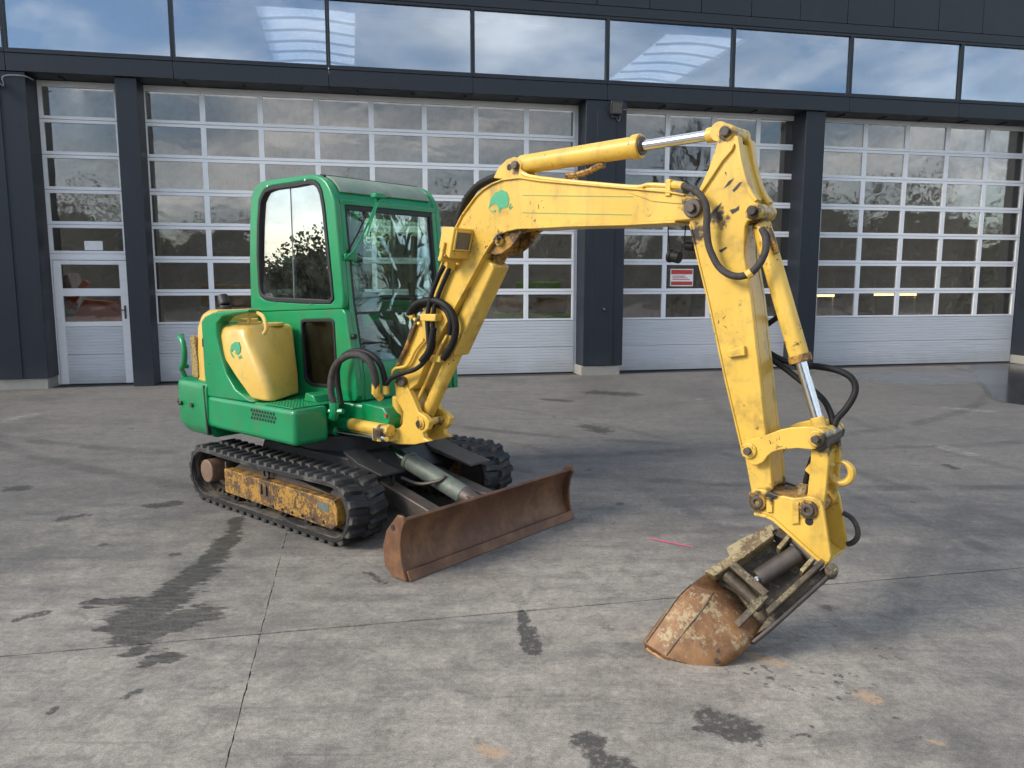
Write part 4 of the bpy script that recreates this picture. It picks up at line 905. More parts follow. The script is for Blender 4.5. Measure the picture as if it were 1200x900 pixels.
# swing cylinder
s0, s1, s2 = [(.055,-.27,.634),(.329,-.27,.649),(.728,-.27,.651)]; S0, S1, S2 = map(Vector, (s0, s1, s2))
scy = part(MB().cyl(S1, S2, .040, n=22), 'swing_cylinder', 'yellow', bevel=.005)
MB().cyl(S0, S1, .041, n=22).build('barrel_end', 'green', scy, .005)
r0, r1 = [(.184,-.29,.587),(.708,-.29,.599)]; MB().cyl(r0, r1, .019, n=14).build('rod', 'chrome', scy)
MB().cyl(Vector(r0)-Vector((.1, 0, 0)), Vector(r0)+Vector((.02, 0, .0)), .04, n=16).build('rod_mount', 'green', scy, .005)
# boom: box section
bo = [(.716,.998),(.742,1.05),(.9,1.324),(1.088,1.604),(1.199,1.805),(1.264,1.916),(1.313,1.982),(1.367,2.032),(1.421,2.081),(1.48,2.117),(1.544,2.142),(1.626,2.159),(1.748,2.16),(1.882,2.133),(2.246,2.079),(2.644,2.02),(2.733,1.999),(2.773,1.98),(2.803,1.955),(2.813,1.928),(2.797,1.902),(2.758,1.887),(2.724,1.885),(2.414,1.884),(2.074,1.893),(1.884,1.893),(1.73,1.896),(1.65,1.885),(1.581,1.86),(1.53,1.814),(1.471,1.749),(1.349,1.589),(1.163,1.349),(.972,1.077),(.908,.964),(.835,.92),(.755,.94)]
boom = part(MB().prism(bo, YN, YF), 'boom', 'yellow', bevel=.006)
wl_ = [p for p in bo[4:19]]
def strip_along(path, d0, d1, y0, y1, name, parent, mat='yellow', bev=.003):
    MB().prism(thick(path, d0)+thick(path, d1)[::-1], y0, y1).build(name, mat, parent, bev)
strip_along(bo[3:17], -.006, .004, YN-.012, YF+.012, 'top_plate', boom)
und = [(1.149,1.328),(1.349,1.589),(1.471,1.749),(1.53,1.814),(1.581,1.86),(1.65,1.885),(1.73,1.896),(1.884,1.893),(2.074,1.893),(2.414,1.884),(2.689,1.883)]
strip_along(und, -.004, .008, YN-.010, YF+.010, 'bottom_plate', boom)
foot = (.789,.971); MB().cyl((foot[0], YN-.035, foot[1]), (foot[0], YF+.035, foot[1]), .032, n=18).build('foot_pin', 'steel_dirty', boom, .004)
# lift-cylinder bracket beneath the bend
bk = [(1.477,1.793),(1.497,1.85),(1.568,1.9),(1.681,1.909),(1.778,1.89),(1.736,1.869),(1.699,1.824),(1.662,1.793),(1.599,1.761),(1.548,1.753),(1.503,1.764)]
for y0 in (YN-.004+.02, YF-.045): MB().prism(bk, y0, y0+.025).build('cylinder_bracket', 'frame_worn', boom, .004)
q_ = (1.591,1.834); pin1 = MB().cyl((q_[0], YN-.006, q_[1]), (q_[0], YF+.006, q_[1]), .030, n=20).cyl((q_[0], YN-.030, q_[1]), (q_[0], YN-.005, q_[1]), .019, n=6); pin1.build('pin', 'yellow', boom, .003)
tp = (2.774,1.938)
MB().cyl((tp[0], YN-.012, tp[1]), (tp[0], YF+.012, tp[1]), .044, n=24).build('tip_boss', 'steel_dirty', boom, .005); MB().cyl((tp[0], YN-.032, tp[1]), (tp[0], YN-.011, tp[1]), .024, n=6).build('tip_bolt', 'steel_dirty', boom, .004)
emblem(boom, [(1.517,2.013),(1.533,2.064),(1.565,2.094),(1.615,2.107),(1.652,2.092),(1.668,2.055),(1.664,2.023),(1.643,2.008),(1.609,2.008),(1.599,1.983),(1.59,1.99),(1.59,2.014),(1.571,2.033),(1.542,2.033),(1.526,2.017)], YN-.0006, .002,
       [[(1.52,2.008),(1.539,1.998),(1.558,1.98),(1.533,1.994)], [(1.552,2.002),(1.568,1.999),(1.564,1.987),(1.555,1.99)], [(1.677,2.031),(1.683,2.026),(1.668,2.004),(1.664,2.009)], [(1.689,2.017),(1.695,2.009),(1.671,1.995),(1.668,2)]])
for a in ([(1.761,2.066),(2.456,2.01),(2.456,2.014),(1.761,2.069)], [(1.762,1.973),(2.449,1.924),(2.448,1.928),(1.762,1.977)]): MB().prism(a, YN-.0006, YN-.002).build('stripe', 'faded_decal', boom)
# worn lap of steel near the tip
MB().prism([(2.422,2.036),(2.485,2.036),(2.542,2.008),(2.722,1.984),(2.723,1.96),(2.565,1.982)], YN-.0006, YN-.005).build('wear_patch', 'yellow', boom, .002)
# brackets and pipes on top
ab = [(1.511,2.184),(1.549,2.237),(1.612,2.277),(1.662,2.283),(1.704,2.268),(1.722,2.243),(1.71,2.213),(1.747,2.191),(1.771,2.157),(1.637,2.164)]
for y0 in (-.155, -.07): MB().prism(ab, y0, y0+.025).build('arm_cylinder_bracket', 'yellow', boom, .004)
q_ = (1.677,2.239); MB().cyl((q_[0], -.175, q_[1]), (q_[0], -.025, q_[1]), .022, n=18).build('pin', 'steel_dirty', boom, .003)
q_ = (1.631,2.232); MB().cyl((q_[0], -.1565, q_[1]), (q_[0], -.154, q_[1]), .018, n=14).build('bracket_hole', 'seal', boom)
MB().tube([(1.735,-.17,2.189),(1.794,-.17,2.166),(1.96,-.175,2.134),(2.232,-.18,2.09),(2.456,-.18,2.058),(2.527,-.18,2.063),(2.632,-.18,2.051)], .012, 8).build('oil_pipe', 'yellow', boom)
MB().tube([(1.686,-.05,2.178),(1.866,-.05,2.149),(2.145,-.05,2.105),(2.378,-.05,2.07),(2.562,-.05,2.048)], .012, 8).build('oil_pipe', 'yellow', boom)
MB().tube([(1.982,-.1,2.161),(2.043,-.1,2.161),(2.124,-.1,2.171),(2.177,-.1,2.192),(2.219,-.1,2.196)], .016, 8, wrap=1).build('cylinder_port_pipe', 'frame_worn', boom)
MB().box(*(2.633,2.073)[:1], (2.66,2.071)[0], -.21, -.15, (2.648,2.001)[1], (2.646,2.078)[1]).build('pipe_clamp', 'yellow', boom, .003)
# ---------------- arm cylinder
a0 = Vector((1.647,-.1,2.246)); a1 = Vector((2.437,-.1,2.258)); a2 = Vector((2.865,-.1,2.276)); ad = (a2-a0).normalized(); a1 = a0+ad*(a1-a0).dot(ad)
ac = part(MB().cyl(a0+ad*.03, a1-ad*.03, .052, n=28).cyl(a1-ad*.045, a1, .060, n=28), 'arm_cylinder', 'yellow', bevel=.004)
MB().cyl(a1, a1+ad*.008, .045, n=24).build('gland', 'steel_dirty', ac); MB().cyl(a1, a2-ad*.07, .025, n=20).build('rod', 'chrome', ac)
MB().cyl(a2-ad*.08, a2, .034, .038, n=20).cyl(a2+Vector((0, -.05, 0)), a2+Vector((0, .05, 0)), .045, n=24).build('rod_eye', 'yellow', ac, .004)
MB().cyl(a0+Vector((0, -.04, 0)), a0+Vector((0, .04, 0)), .042, n=24).build('base_eye', 'yellow', ac, .004)
# ---------------- lift cylinder under the boom
b0 = Vector((.851,-.1,.692)); b1 = Vector((1.539,-.1,1.798)); bd = (b1-b0).normalized(); BL = (b1-b0).length
bc = part(MB().cyl(b0+bd*.02, b0+bd*BL*.55, .045, n=26), 'boom_cylinder', 'yellow', bevel=.004)
side_ = Vector((0, 1, 0)); upv = bd.cross(side_)
MB().bar(b0+bd*BL*.44, b0+bd*BL*.93, .135, .105, up=upv).build('rod_guard', 'yellow', bc, .014, 3)
MB().cyl(b0+bd*BL*.9, b1, .04, n=20).cyl(b1+Vector((0, -.06, 0)), b1+Vector((0, .06, 0)), .05, n=24).build('rod_eye', 'frame_worn', bc, .004)
MB().cyl(b0+Vector((0, -.06, 0)), b0+Vector((0, .06, 0)), .052, n=24).build('base_eye', 'steel_dirty', bc, .004)
MB().tube([b0+bd*.06+upv*.06+Vector((0, -.05, 0)), b0+bd*.15+upv*.07+Vector((0, -.06, 0)), b0+bd*.42+upv*.07+Vector((0, -.06, 0)), b0+bd*.46+upv*.09+Vector((0, -.06, 0))], .010, 8).build('oil_pipe', 'yellow', bc)
g0 = Vector((1.086,-.17,1.135)); MB().box(g0.x-.05, g0.x+.035, -.21, -.13, g0.z-.02, g0.z+.02).build('pipe_clamp', 'yellow', bc, .005)
# ---------------- stick
SY0, SY1 = -.185, -.015
st_ = [(2.874,2.218),(2.881,2.258),(2.892,2.286),(2.916,2.298),(2.944,2.291),(2.961,2.267),(2.967,2.215),(2.982,2.141),(3,2.077),(3.018,2.028),(3.043,1.982),(3.068,1.951),(3.088,1.931),(3.093,1.902),(3.082,1.881),(3.055,1.873),(3.032,1.868),(3.021,1.847),(3.021,1.754),(3.023,1.716),(3.062,1.528),(3.095,1.313),(3.116,1.188),(3.144,.998),(3.179,.809),(3.197,.675),(3.184,.613),(3.138,.576),(3.105,.598),(3.099,.657),(3.062,.811),(3.015,.964),(2.955,1.168),(2.906,1.35),(2.858,1.525),(2.804,1.701),(2.773,1.804),(2.753,1.871),(2.741,1.918),(2.765,1.974),(2.795,2.026),(2.837,2.11),(2.859,2.171)]
stk = part(MB().prism(st_, SY0, SY0+.03).prism(st_, SY1-.03, SY1), 'stick', 'yellow', bevel=.005)
box_ = [(2.827,1.913),(3.013,1.858),(3.019,1.716),(3.062,1.528),(3.095,1.313),(3.116,1.188),(3.144,.998),(3.179,.809),(3.193,.686),(3.107,.659),(3.062,.811),(3.015,.964),(2.955,1.168),(2.906,1.35),(2.858,1.525),(2.804,1.721)]
MB().prism(box_, SY0+.030, SY1-.030).build('box_section', 'yellow', stk, .004)
MB().prism([(2.886,2.217),(2.963,2.216),(2.982,2.141),(3.004,2.069),(3.043,1.974),(3.017,1.858),(2.827,1.905),(2.845,2.101)], SY0+.0305, SY1-.0305).build('upper_web', 'yellow', stk, .004)
strip_along([(2.964,2.237),(2.982,2.141),(3,2.077),(3.018,2.028),(3.043,1.982),(3.068,1.951)], -.012, .006, SY0-.008, SY0+.04, 'flange', stk)
strip_along([(2.964,2.237),(2.982,2.141),(3,2.077),(3.018,2.028),(3.043,1.982),(3.068,1.951)], -.012, .006, SY1-.04, SY1+.008, 'flange', stk)
strip_along([(2.806,2.014),(2.855,2.078),(2.901,2.141),(2.944,2.185),(2.955,2.209)], -.004, .010, SY0-.014, SY0+.001, 'rib', stk)
strip_along([(2.756,1.87),(2.804,1.701),(2.858,1.525),(2.906,1.35),(2.955,1.168),(3.015,.964),(3.06,.811)], -.003, .006, SY0-.006, SY0+.02, 'weld_lip', stk)
for nm, pq, ro, rbol in (('pin', (2.921,2.26), .036, .022), ('pin', (3.058,1.911), .036, .022)):
    MB().cyl((pq[0], SY0-.010, pq[1]), (pq[0], SY1+.010, pq[1]), ro, n=22).build('pin_boss', 'yellow', stk, .005)
    MB().cyl((pq[0], SY0-.030, pq[1]), (pq[0], SY0-.009, pq[1]), rbol, n=10).build('pin', 'yellow', stk, .004)
bp2 = [(2.963,1.286),(3.047,1.318),(3.053,1.276),(2.976,1.26)]; MB().prism(bp2, SY0-.022, SY0-.001).build('junction_block', 'yellow', stk, .003)
# scrapes down to primer
for sc_ in ([(2.841,1.889),(2.865,1.922),(2.909,1.957),(2.89,1.921),(2.862,1.9),(2.855,1.866)], [(2.915,2.017),(2.938,2.048),(2.962,2.058),(2.943,2.033)], [(2.956,2.006),(2.987,2.037),(3.002,2.04),(2.98,2.012),(2.964,1.998)], [(2.947,1.921),(2.975,1.927),(2.991,1.937),(2.991,1.919),(2.96,1.902)], [(2.901,1.742),(2.937,1.76),(2.942,1.754),(2.914,1.734)], [(2.925,2.072),(2.916,2.091),(2.925,2.087)]):
    MB().prism(sc_, SY0-.0006, SY0-.0016).build('scrape', 'black_metal', stk)
# ---------------- bucket cylinder
k0 = Vector((3.042,-.1,1.907)); k1 = Vector((3.277,-.1,1.253)); k2 = Vector((3.377,-.1,.93)); kd = (k2-k0).normalized(); k1 = k0+kd*(k1-k0).dot(kd)
kc = part(MB().cyl(k0+kd*.05, k1-kd*.02, .046, n=8), 'bucket_cylinder', 'yellow', bevel=.010, seg=3)
MB().cyl(k1-kd*.035, k1, .050, n=24).build('gland', 'frame_worn', kc, .004)
MB().cyl(k1, k2-kd*.05, .024, n=18).build('rod', 'chrome', kc); MB().cyl(k2-kd*.09, k2, .03, .036, n=16).cyl(k2+Vector((0, -.045, 0)), k2+Vector((0, .045, 0)), .042, n=20).build('rod_eye', 'yellow', kc, .004)
MB().cyl(k0+Vector((0, -.05, 0)), k0+Vector((0, .05, 0)), .044, n=24).cyl(k0, k0+kd*.08, .035, n=20).build('base_eye', 'frame_worn', kc, .004)
# ---------------- bucket linkage
LY0, LY1 = -.225, .025
lk = [(3.071,.862),(3.078,.887),(3.101,.902),(3.136,.914),(3.182,.935),(3.23,.961),(3.282,.978),(3.347,.99),(3.386,.991),(3.419,.98),(3.434,.953),(3.429,.923),(3.409,.902),(3.37,.893),(3.316,.891),(3.242,.875),(3.205,.858),(3.182,.836),(3.168,.81),(3.142,.791),(3.114,.786),(3.097,.803),(3.08,.828)]
link = part(MB().prism(lk, LY0, LY0+.022).prism(lk, LY1-.022, LY1), 'bucket_link', 'yellow', bevel=.004)
for pq, nm in (((3.099,.851), 'a'), ((3.394,.944), 'b')):
    MB().cyl((pq[0], LY0-.012, pq[1]), (pq[0], LY1+.012, pq[1]), .036, n=22).build('pin_boss', 'yellow', link, .005)
    MB().cyl((pq[0], LY0-.032, pq[1]), (pq[0], LY1+.032, pq[1]), .018, n=8).build('pin', 'steel_dirty', link, .003)
pq = (3.384,.931); MB().cyl((pq[0], LY0+.024, pq[1]), (pq[0], LY1-.024, pq[1]), .046, n=22).build('cross_tube', 'steel_dirty', link, .005)
ck = [(3.36,.912),(3.428,.921),(3.435,.848),(3.431,.717),(3.425,.637),(3.394,.6),(3.361,.605),(3.348,.645),(3.353,.692),(3.359,.799)]
cl = part(MB().prism(ck, -.19, -.165).prism(ck, -.035, -.01), 'connecting_link', 'yellow', bevel=.005)
MB().prism([(3.365,.878),(3.415,.878),(3.409,.719),(3.358,.718)], -.165, -.035).build('web', 'yellow', cl, .004)
# lifting hook
hk0 = Vector((3.46,-.1,.786)); hr_ = .047; pts = []
for i in range(15):
    a = R(118-i*19); pts.append(hk0+Vector((math.cos(a)*hr_, 0, math.sin(a)*hr_)))
hook = MB(); n = 10; rings = []
for i, p in enumerate(pts):
    t = (pts[min(i+1, 14)]-pts[max(i-1, 0)]).normalized(); u = Vector((0, 1, 0)); w = t.cross(u); q = .006+.011*min(1, i/5)
    rings.append([p+u*math.cos(2*math.pi*j/n)*q*1.2+w*math.sin(2*math.pi*j/n)*q for j in range(n)])
hook.loft(rings); hk = part(hook, 'lifting_hook', 'yellow', bevel=0)
MB().bar(hk0+Vector((-.12, 0, .03)), hk0+Vector((-.055, 0, -.015)), .05, .10).build('hook_mount', 'yellow', hk, .006)
# bucket bracket: two ear plates
EY0, EY1 = -.215, .02
er = [(3.096,.631),(3.103,.656),(3.126,.676),(3.162,.68),(3.193,.674),(3.228,.667),(3.304,.665),(3.341,.676),(3.366,.686),(3.398,.684),(3.421,.672),(3.433,.64),(3.475,.442),(3.469,.418),(3.459,.408),(3.415,.428),(3.293,.513),(3.222,.56),(3.186,.569),(3.147,.567),(3.115,.579)]
ear = part(MB().prism(er, EY0, EY0+.02).prism(er, EY1-.02, EY1), 'bucket_bracket', 'yellow', bevel=.004)
strip_along([(3.131,.566),(3.187,.565),(3.222,.556),(3.293,.509),(3.415,.424),(3.459,.404)], -.004, .010, EY0-.008, EY1+.008, 'base_flange', ear)
for pq in ((3.147,.623), (3.372,.629)):
    MB().cyl((pq[0], EY0-.014, pq[1]), (pq[0], EY1+.014, pq[1]), .040, n=24).build('pin_boss', 'frame_worn', ear, .005)
    MB().ring((pq[0], EY0-.024, pq[1]), (pq[0], EY0-.0145, pq[1]), .027, .012).build('pin', 'steel_dirty', ear, .003)
for b4 in ([(3.187,.652),(3.214,.653),(3.217,.587),(3.19,.582)], [(3.302,.65),(3.331,.655),(3.336,.561),(3.303,.55)]): MB().prism(b4, EY0-.012, EY0-.0005).build('keeper_plate', 'yellow', ear, .003)
pq = (3.376,.576); MB().cyl((pq[0], EY0-.0012, pq[1]), (pq[0], EY0+.004, pq[1]), .018, n=18).build('locking_hole', 'seal', ear)
MB().prism([(3.156,.674),(3.231,.66),(3.318,.661),(3.361,.676),(3.359,.649),(3.3,.631),(3.224,.632),(3.165,.641)], EY0+.0205, EY1-.0205).build('cross_plate', 'frame_worn', ear, .003)
# ---------------- tilting bucket
dm_, dv_, dw_, dn_ = Vector((3.334,-.2,.463)),Vector((.902,0,-.433)),Vector((-.32,-.672,-.668)),Vector((.291,-.741,.606))
def dp(v, w, n=0): return dm_+dv_*v+dw_*w+dn_*n
def slabd(m, pts, n0, n1):
    k_ = len(pts); m.add([dp(v, w, n0) for v, w in pts]+[dp(v, w, n1) for v, w in pts], [tuple(range(k_)), tuple(range(2*k_-1, k_-1, -1))]+[(i, k_+i, k_+(i+1) % k_, (i+1) % k_) for i in range(k_)]); return m
bkt = empty('bucket', parent=EX)
# spoon: plates bent along two creases, wrapping to a rounded lip
r1 = [(-.229,.365),(-.25,.447),(-.254,.525),(-.26,.648),(-.255,.759),(-.226,.777)]
mA = [(-.151,.354),(-.242,.445),(-.251,.523),(-.244,.633),(-.238,.763),(-.183,.772)]
c1_ = [(-.094,.34),(-.151,.408),(-.136,.512),(-.138,.638),(-.137,.75),(-.133,.765)]
c2q = [(-0,.367),(-.048,.427),(-.045,.514),(-.038,.616),(-.033,.704),(-.042,.726)]
r2q = [(.086,.387),(.086,.457),(.084,.514),(.077,.562),(.056,.626),(.03,.672)]
cols = [(r1, (-.03, -.04, -.045, -.05, -.055, -.06)), (mA, (-.06, .0, .0, -.005, -.02, -.035)), (c1_, (-.08, -.008, .016, .012, -.010, -.03)), (c2q, (-.08, -.03, .004, .006, -.012, -.03)), (r2q, (-.065, -.045, -.025, -.025, -.035, -.045))]
sp_m = MB(); grid = []
for (pts, ns) in cols: grid.append([dp(v, w, n_) for (v, w), n_ in zip(pts, ns)])
def lerp_rows(A, B, k_): return [[a.lerp(b, t/k_) for a, b in zip(A, B)] for t in range(k_)]
rows = []
for i in range(len(grid)-1): rows += lerp_rows(grid[i], grid[i+1], 3)
rows.append(grid[-1]); sp_m.loft(rows, False, False)
spoon = sp_m.build('spoon_shell', 'bucket_rust', bkt, solid=.016, smooth=25)
for pts_, ns_ in ((mA, cols[1][1]), (c1_, cols[2][1])):
    MB().tube([dp(v, w, n_+.007) for (v, w), n_ in list(zip(pts_, ns_))[1:5]], .0035, 6, 3).build('weld_seam', 'bucket_dirty', bkt)
lipe = [g_[-1] for g_ in grid]; MB().tube([lipe[0]+dn_*.01]+[p+dn_*.004 for p in lipe[1:]]+[grid[-1][-2]], .009, 8, 4).build('lip', 'lip_rust', bkt)
# far half of the shell, turned away from the light
back = []
for t in range(7):
    a = math.pi*t/6; ring_ = []
    for i in range(6):
        p, q = grid[0][i], grid[-1][i]; c_ = (p+q)/2; h = (q-p)/2; ring_.append(c_-h*math.cos(a)-dn_*(.17-.02*i)*math.sin(a))
    back.append(ring_)
MB().loft(back, False, False).build('shell_back', 'bucket_rust', bkt, solid=.014, smooth=40)
for (v, w) in [(-.019,.558),(.01,.593),(.031,.63)]: 
    MB().cyl(dp(v, w, -.02), dp(v, w, .002), .009, n=10).build('bolt_hole', 'black_metal', bkt)
# trough: floor plate, side walls
fl2 = [(-.186,.349),(-.113,.036),(-.03,-.001),(.117,.018),(.149,.03),(.082,.363),(.077,.456),(-.055,.38)]
slabd(MB(), fl2, -.10, -.085).build('floor_plate', 'bucket_dirty', bkt, .003)
slabd(MB(), [(-.232,.362),(-.184,.352),(-.139,.204),(-.1,.041),(-.13,.024),(-.171,.185)], -.09, .025).build('side_wall', 'bucket_pale', bkt, .004)
slabd(MB(), [(-.184,.242),(-.226,.215),(-.198,.136),(-.138,-0),(-.113,.016),(-.146,.145)], .0, .018).build('wing_plate', 'bucket_pale', bkt, .004)
slabd(MB(), [(.061,.333),(.11,.008),(.131,.015),(.084,.342)], -.02, .03).build('rail', 'bucket_dirty', bkt, .004)
slabd(MB(), [(.087,.47),(.104,.376),(.159,.021),(.175,.027),(.121,.371),(.101,.467)], -.07, -.02).build('side_wall', 'steel_dirty', bkt, .004)
slabd(MB(), [(.084,.431),(.079,.346),(.131,.015),(.159,.021),(.104,.376)], -.05, -.032).build('side_plate', 'bucket_dirty', bkt, .003)
slabd(MB(), [(-.127,.028),(-.094,.031),(-.037,.02),(-.041,-.012),(-.102,-.018)], -.08, .0).build('end_plate', 'bucket_dirty', bkt, .003)
# cross ribs
for q in ([(-.063,.076),(-.045,.077),(-.043,-.021),(-.061,-.021)], [(.067,.098),(.086,.102),(.089,.006),(.072,.006)]): slabd(MB(), q, -.06, .012).build('cross_rib', 'bucket_pale', bkt, .003)
# clevis frame and trunnion tube
U0, U1, U2 = [(-.159,.263),(.028,.281),(.007,.46)]
cv = MB(); cv.bar(dp(*U0, .03), dp(*U1, .03), .035, .022, up=dn_); cv.bar(dp(*U1, .028), dp(*U2, .0), .030, .022, up=dn_); cv.build('clevis', 'bucket_dirty', bkt, .003)
t0_, t1_ = [(-.164,.305),(.04,.328)]; MB().cyl(dp(*t0_, -.02), dp(*t1_, -.02), .027, n=18).build('trunnion', 'bucket_dirty', bkt, .004)
y0_, y1_, y2_ = [(-.048,.233),(.012,.03),(-.057,.27)]; cy = MB().cyl(dp(*y0_, -.03), dp(*y1_, -.03), .040, n=22).build('tilt_cylinder', 'steel_dirty', bkt, .005)
MB().cyl(dp(*y2_, -.03), dp(*y0_, -.03), .02, n=16).build('tilt_rod', 'chrome', bkt)
t0_, t1_ = [(-.054,-.012),(.073,.014)]; MB().cyl(dp(*t0_, -.02), dp(*t1_, -.02), .02, n=14).build('cross_pin', 'steel_dirty', bkt, .003)
b_ = (.165,.016); MB().cyl(dp(*b_, -.05), dp(*b_, .01), .030, n=8).build('pivot_nut', 'bucket_dirty', bkt, .006)
MB().tube([(3.451,-0,.579),(3.488,-0,.562),(3.512,-0,.528),(3.518,-0,.486),(3.502,-0,.455),(3.477,-0,.438)], .012, 8).build('bucket_hose', 'hose_grey', bkt)
# ---------------- hoses
def hose(path, r, mat='hose_black', wrap=0, name='hose'): return part(MB().tube(path, r, 10, 7, wrap), name, mat, bevel=0, smooth=60 if not wrap else 40)
hose([(.338,-.42,.802),(.315,-.42,.891),(.316,-.41,.992),(.37,-.4,1.08),(.462,-.38,1.131),(.566,-.36,1.133),(.633,-.34,1.081),(.648,-.32,.993),(.637,-.31,.914)], .023, 'hose_grey')
hose([(.289,-.32,.785),(.258,-.32,.921),(.264,-.32,1.037),(.328,-.31,1.121),(.459,-.3,1.156),(.571,-.28,1.133),(.641,-.27,1.071),(.668,-.26,.978),(.675,-.26,.917)], .019)
part(MB().tube([(.339,-.42,.814),(.345,-.42,.757),(.325,-.42,.709)], .032, 10).tube([(.304,-.43,.754),(.409,-.4,.762)], .018, 8), 'hose_fitting', 'green', bevel=0)
part(MB().cyl((.639,-.31,.953), (.636,-.31,.886), .028, n=6).cyl((.641,-.31,.892), (.634,-.27,.853), .024, n=10).cyl((.675,-.26,.94), (.674,-.26,.884), .022, n=6), 'hose_fitting', 'yellow', bevel=.002)
hose([(1.189,-.235,1.694),(1.138,-.235,1.625),(1.083,-.24,1.513),(1.056,-.245,1.389),(1.061,-.245,1.28),(1.067,-.245,1.192),(1.025,-.25,1.117),(.946,-.255,1.064),(.825,-.26,1.028),(.726,-.26,.988),(.658,-.26,.921)], .015)
hose([(1.236,-.225,1.694),(1.185,-.225,1.614),(1.124,-.23,1.503),(1.09,-.235,1.389),(1.095,-.235,1.281),(1.086,-.235,1.198),(1.038,-.24,1.132)], .014)
hose([(1.112,-.25,1.329),(1.095,-.25,1.256),(1.066,-.252,1.182),(1.008,-.255,1.121)], .019, wrap=1)
hose([(.866,-.22,1.404),(.92,-.23,1.453),(.99,-.23,1.483),(1.094,-.23,1.492),(1.188,-.23,1.468),(1.241,-.22,1.413),(1.259,-.21,1.343),(1.234,-.2,1.26),(1.18,-.19,1.19),(1.125,-.18,1.139)], .022)
hose([(.895,-.2,1.414),(.973,-.2,1.458),(1.078,-.2,1.465),(1.165,-.2,1.436),(1.207,-.2,1.366),(1.189,-.19,1.288)], .017)
part(MB().cyl((.866,-.22,1.404), (.889,-.21,1.383), .02, n=8).tube([(.858,-.21,1.398),(.912,-.21,1.368),(.95,-.21,1.342)], .012, 8), 'hose_fitting', 'yellow', bevel=0)
cl0 = Vector((1.066,-.24,1.389)); part(MB().box(cl0.x-.06, cl0.x+.075, -.262, -.205, cl0.z-.022, cl0.z+.022), 'hose_clamp', 'yellow', bevel=.006)
part(MB().tube([(.997,-.22,1.25),(.919,-.22,1.182),(.838,-.22,1.08),(.724,-.22,1.05),(.698,-.22,1.004),(.763,-.22,.987)], .010, 8).tube([(1.177,-.2,1.283),(1.102,-.2,1.186),(1.086,-.2,1.138)], .010, 8), 'steel_pipe', 'yellow', bevel=0)
part(MB().tube([(.893,-.215,1.319),(.827,-.215,1.187),(.743,-.215,1.073)], .014, 8).tube([(.941,-.215,1.384),(.86,-.215,1.243)], .012, 8, wrap=1), 'steel_pipe', 'frame_worn', bevel=0)
hose([(1.159,-.13,1.798),(1.189,-.13,1.908),(1.232,-.13,2.016),(1.289,-.13,2.096),(1.37,-.13,2.153),(1.45,-.13,2.18),(1.541,-.13,2.196)], .020, wrap=1)
hose([(1.21,-.07,2.036),(1.288,-.07,2.14),(1.383,-.07,2.182),(1.476,-.07,2.198)], .018, wrap=1)
hose([(2.646,-.18,2.053),(2.706,-.2,2.043),(2.767,-.225,2.028),(2.82,-.245,2),(2.857,-.25,1.956),(2.869,-.25,1.906),(2.87,-.25,1.843),(2.88,-.25,1.774),(2.898,-.25,1.728),(2.933,-.25,1.671),(2.979,-.25,1.637),(3.029,-.245,1.626),(3.075,-.235,1.64),(3.109,-.22,1.68),(3.125,-.2,1.736),(3.111,-.17,1.792),(3.087,-.155,1.834)], .016, 'hose_grey')
part(MB().cyl((2.653,-.185,2.054), (2.728,-.21,2.04), .020, n=8), 'hose_fitting', 'yellow', bevel=.002); part(MB().cyl((3.062,-.24,1.629), (3.082,-.235,1.644), .021, n=10), 'hose_fitting', 'yellow', bevel=.002)
hose([(3.006,.02,1.404),(3.051,.02,1.401),(3.083,.02,1.422),(3.114,.02,1.447),(3.14,-0,1.468)], .013)
hose([(3.022,.03,1.307),(3.061,.03,1.277),(3.127,.03,1.245),(3.207,.03,1.229),(3.285,.03,1.224),(3.371,.03,1.215),(3.431,.03,1.193),(3.461,.03,1.157),(3.463,.02,1.109),(3.44,-0,1.052),(3.412,-.03,1.004),(3.403,-.05,.96)], .015)
hose([(3.031,.01,1.293),(3.074,.01,1.255),(3.157,.01,1.205),(3.23,.01,1.155),(3.297,.01,1.11),(3.344,-0,1.073),(3.378,-.02,1.029),(3.398,-.04,.985),(3.403,-.05,.948)], .014)
hose([(3.337,-.1,.833),(3.325,-.1,.784),(3.316,-.1,.736),(3.31,-.1,.704)], .012)
part(MB().cyl((3.309,-.1,.712), (3.301,-.1,.655), .022, n=8), 'hose_fitting', 'bucket_pale', bevel=.002)
part(MB().tube([(3.108,-.14,1.834),(3.125,-.14,1.797),(3.138,-.14,1.759),(3.151,-.14,1.726)], .014, 8, wrap=1), 'cylinder_pipe', 'frame_worn', bevel=0)
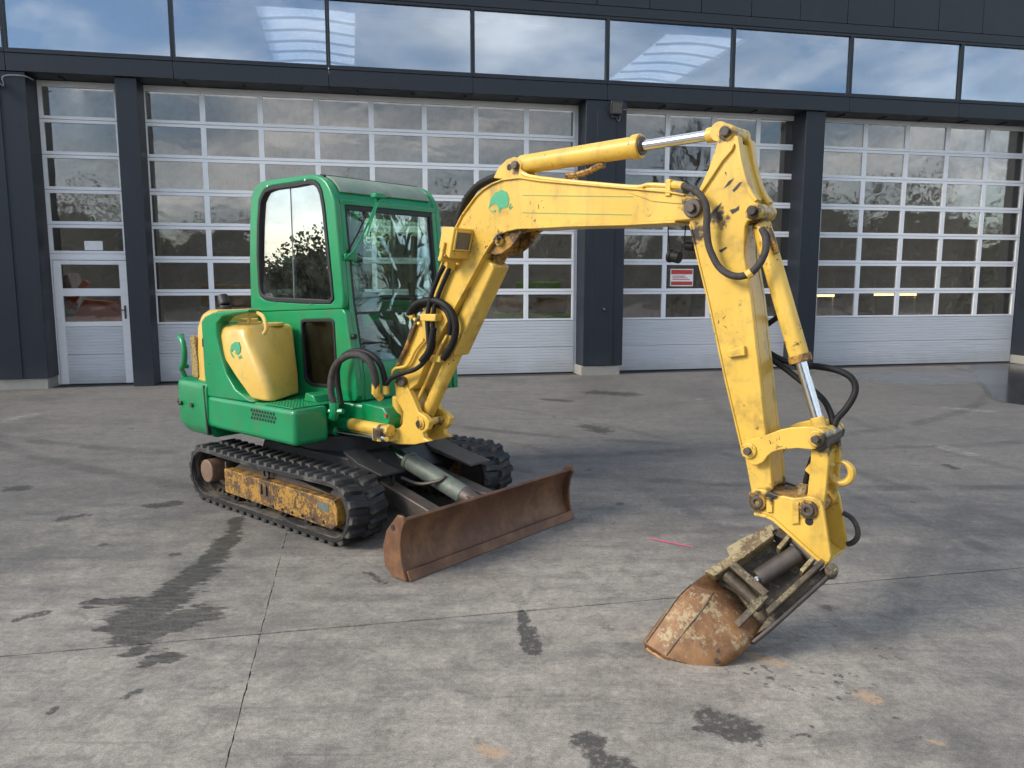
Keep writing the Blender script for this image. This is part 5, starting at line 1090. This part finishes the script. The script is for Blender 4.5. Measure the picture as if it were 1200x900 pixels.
# ---------------- work lamp on the boom
Lc = Vector((1.321,-.26,1.824))
lamp = empty('work_lamp', parent=EX)
lx = Matrix.Translation(Lc) @ Matrix.Rotation(R(14), 4, 'Y') @ Matrix.Rotation(R(-8), 4, 'Z')
def tm(mb, m4): mb.v = [tuple(m4 @ Vector(p)) for p in mb.v]; return mb
tm(MB().loft([[(-.09, -.055, -.05), (-.09, .055, -.05), (-.09, .055, .075), (-.09, -.055, .075)], [(.05, -.075, -.085), (.05, .075, -.085), (.05, .075, .095), (.05, -.075, .095)]]), lx).build('housing', 'yellow', lamp, .010, 3)
tm(MB().box(.0505, .056, -.055, .055, -.03, .075), lx).build('lens', 'lamp_lens', lamp, .004)
tm(MB().frame([(-.06, -.035), (.06, -.035), (.06, .08), (-.06, .08)], [(-.05, -.025), (.05, -.025), (.05, .07), (-.05, .07)], .0505, .060, 'x'), lx).build('bezel', 'yellow', lamp, .002)
tm(MB().cyl((-.02, -.09, -.10), (-.02, .09, -.10), .016, n=12).bar((-.02, .08, -.10), (-.02, .08, .0), .012, .03, up=(1, 0, 0)).bar((-.02, -.08, -.10), (-.02, -.08, .0), .012, .03, up=(1, 0, 0)).bar((-.02, 0, -.10), (-.06, .04, -.16), .05, .03), lx).build('bracket', 'yellow', lamp, .004)
# ---------------- things hanging from the boom tip
hg_ = empty('dangling_lamp', parent=EX)
MB().tube([(2.668,-.06,1.898),(2.665,-.06,1.841),(2.658,-.06,1.78),(2.632,-.06,1.744),(2.614,-.06,1.732)], .003, 5).tube([(2.574,-.05,1.928),(2.567,-.05,1.854),(2.579,-.05,1.771),(2.599,-.05,1.737)], .003, 5).build('wire', 'seal', hg_)
q0, q1, q2, q3 = [(2.581,-.06,1.733),(2.642,-.06,1.719),(2.667,-.05,1.776),(2.712,-.05,1.771)]
MB().cyl(q0, q1, .030, n=16).cyl(q0, Vector(q0).lerp(Vector(q1), .3), .035, n=16).build('lamp_body', 'hose_black', hg_, .004); MB().cyl(q2, q3, .022, n=14).build('connector', 'hose_black', hg_, .004)
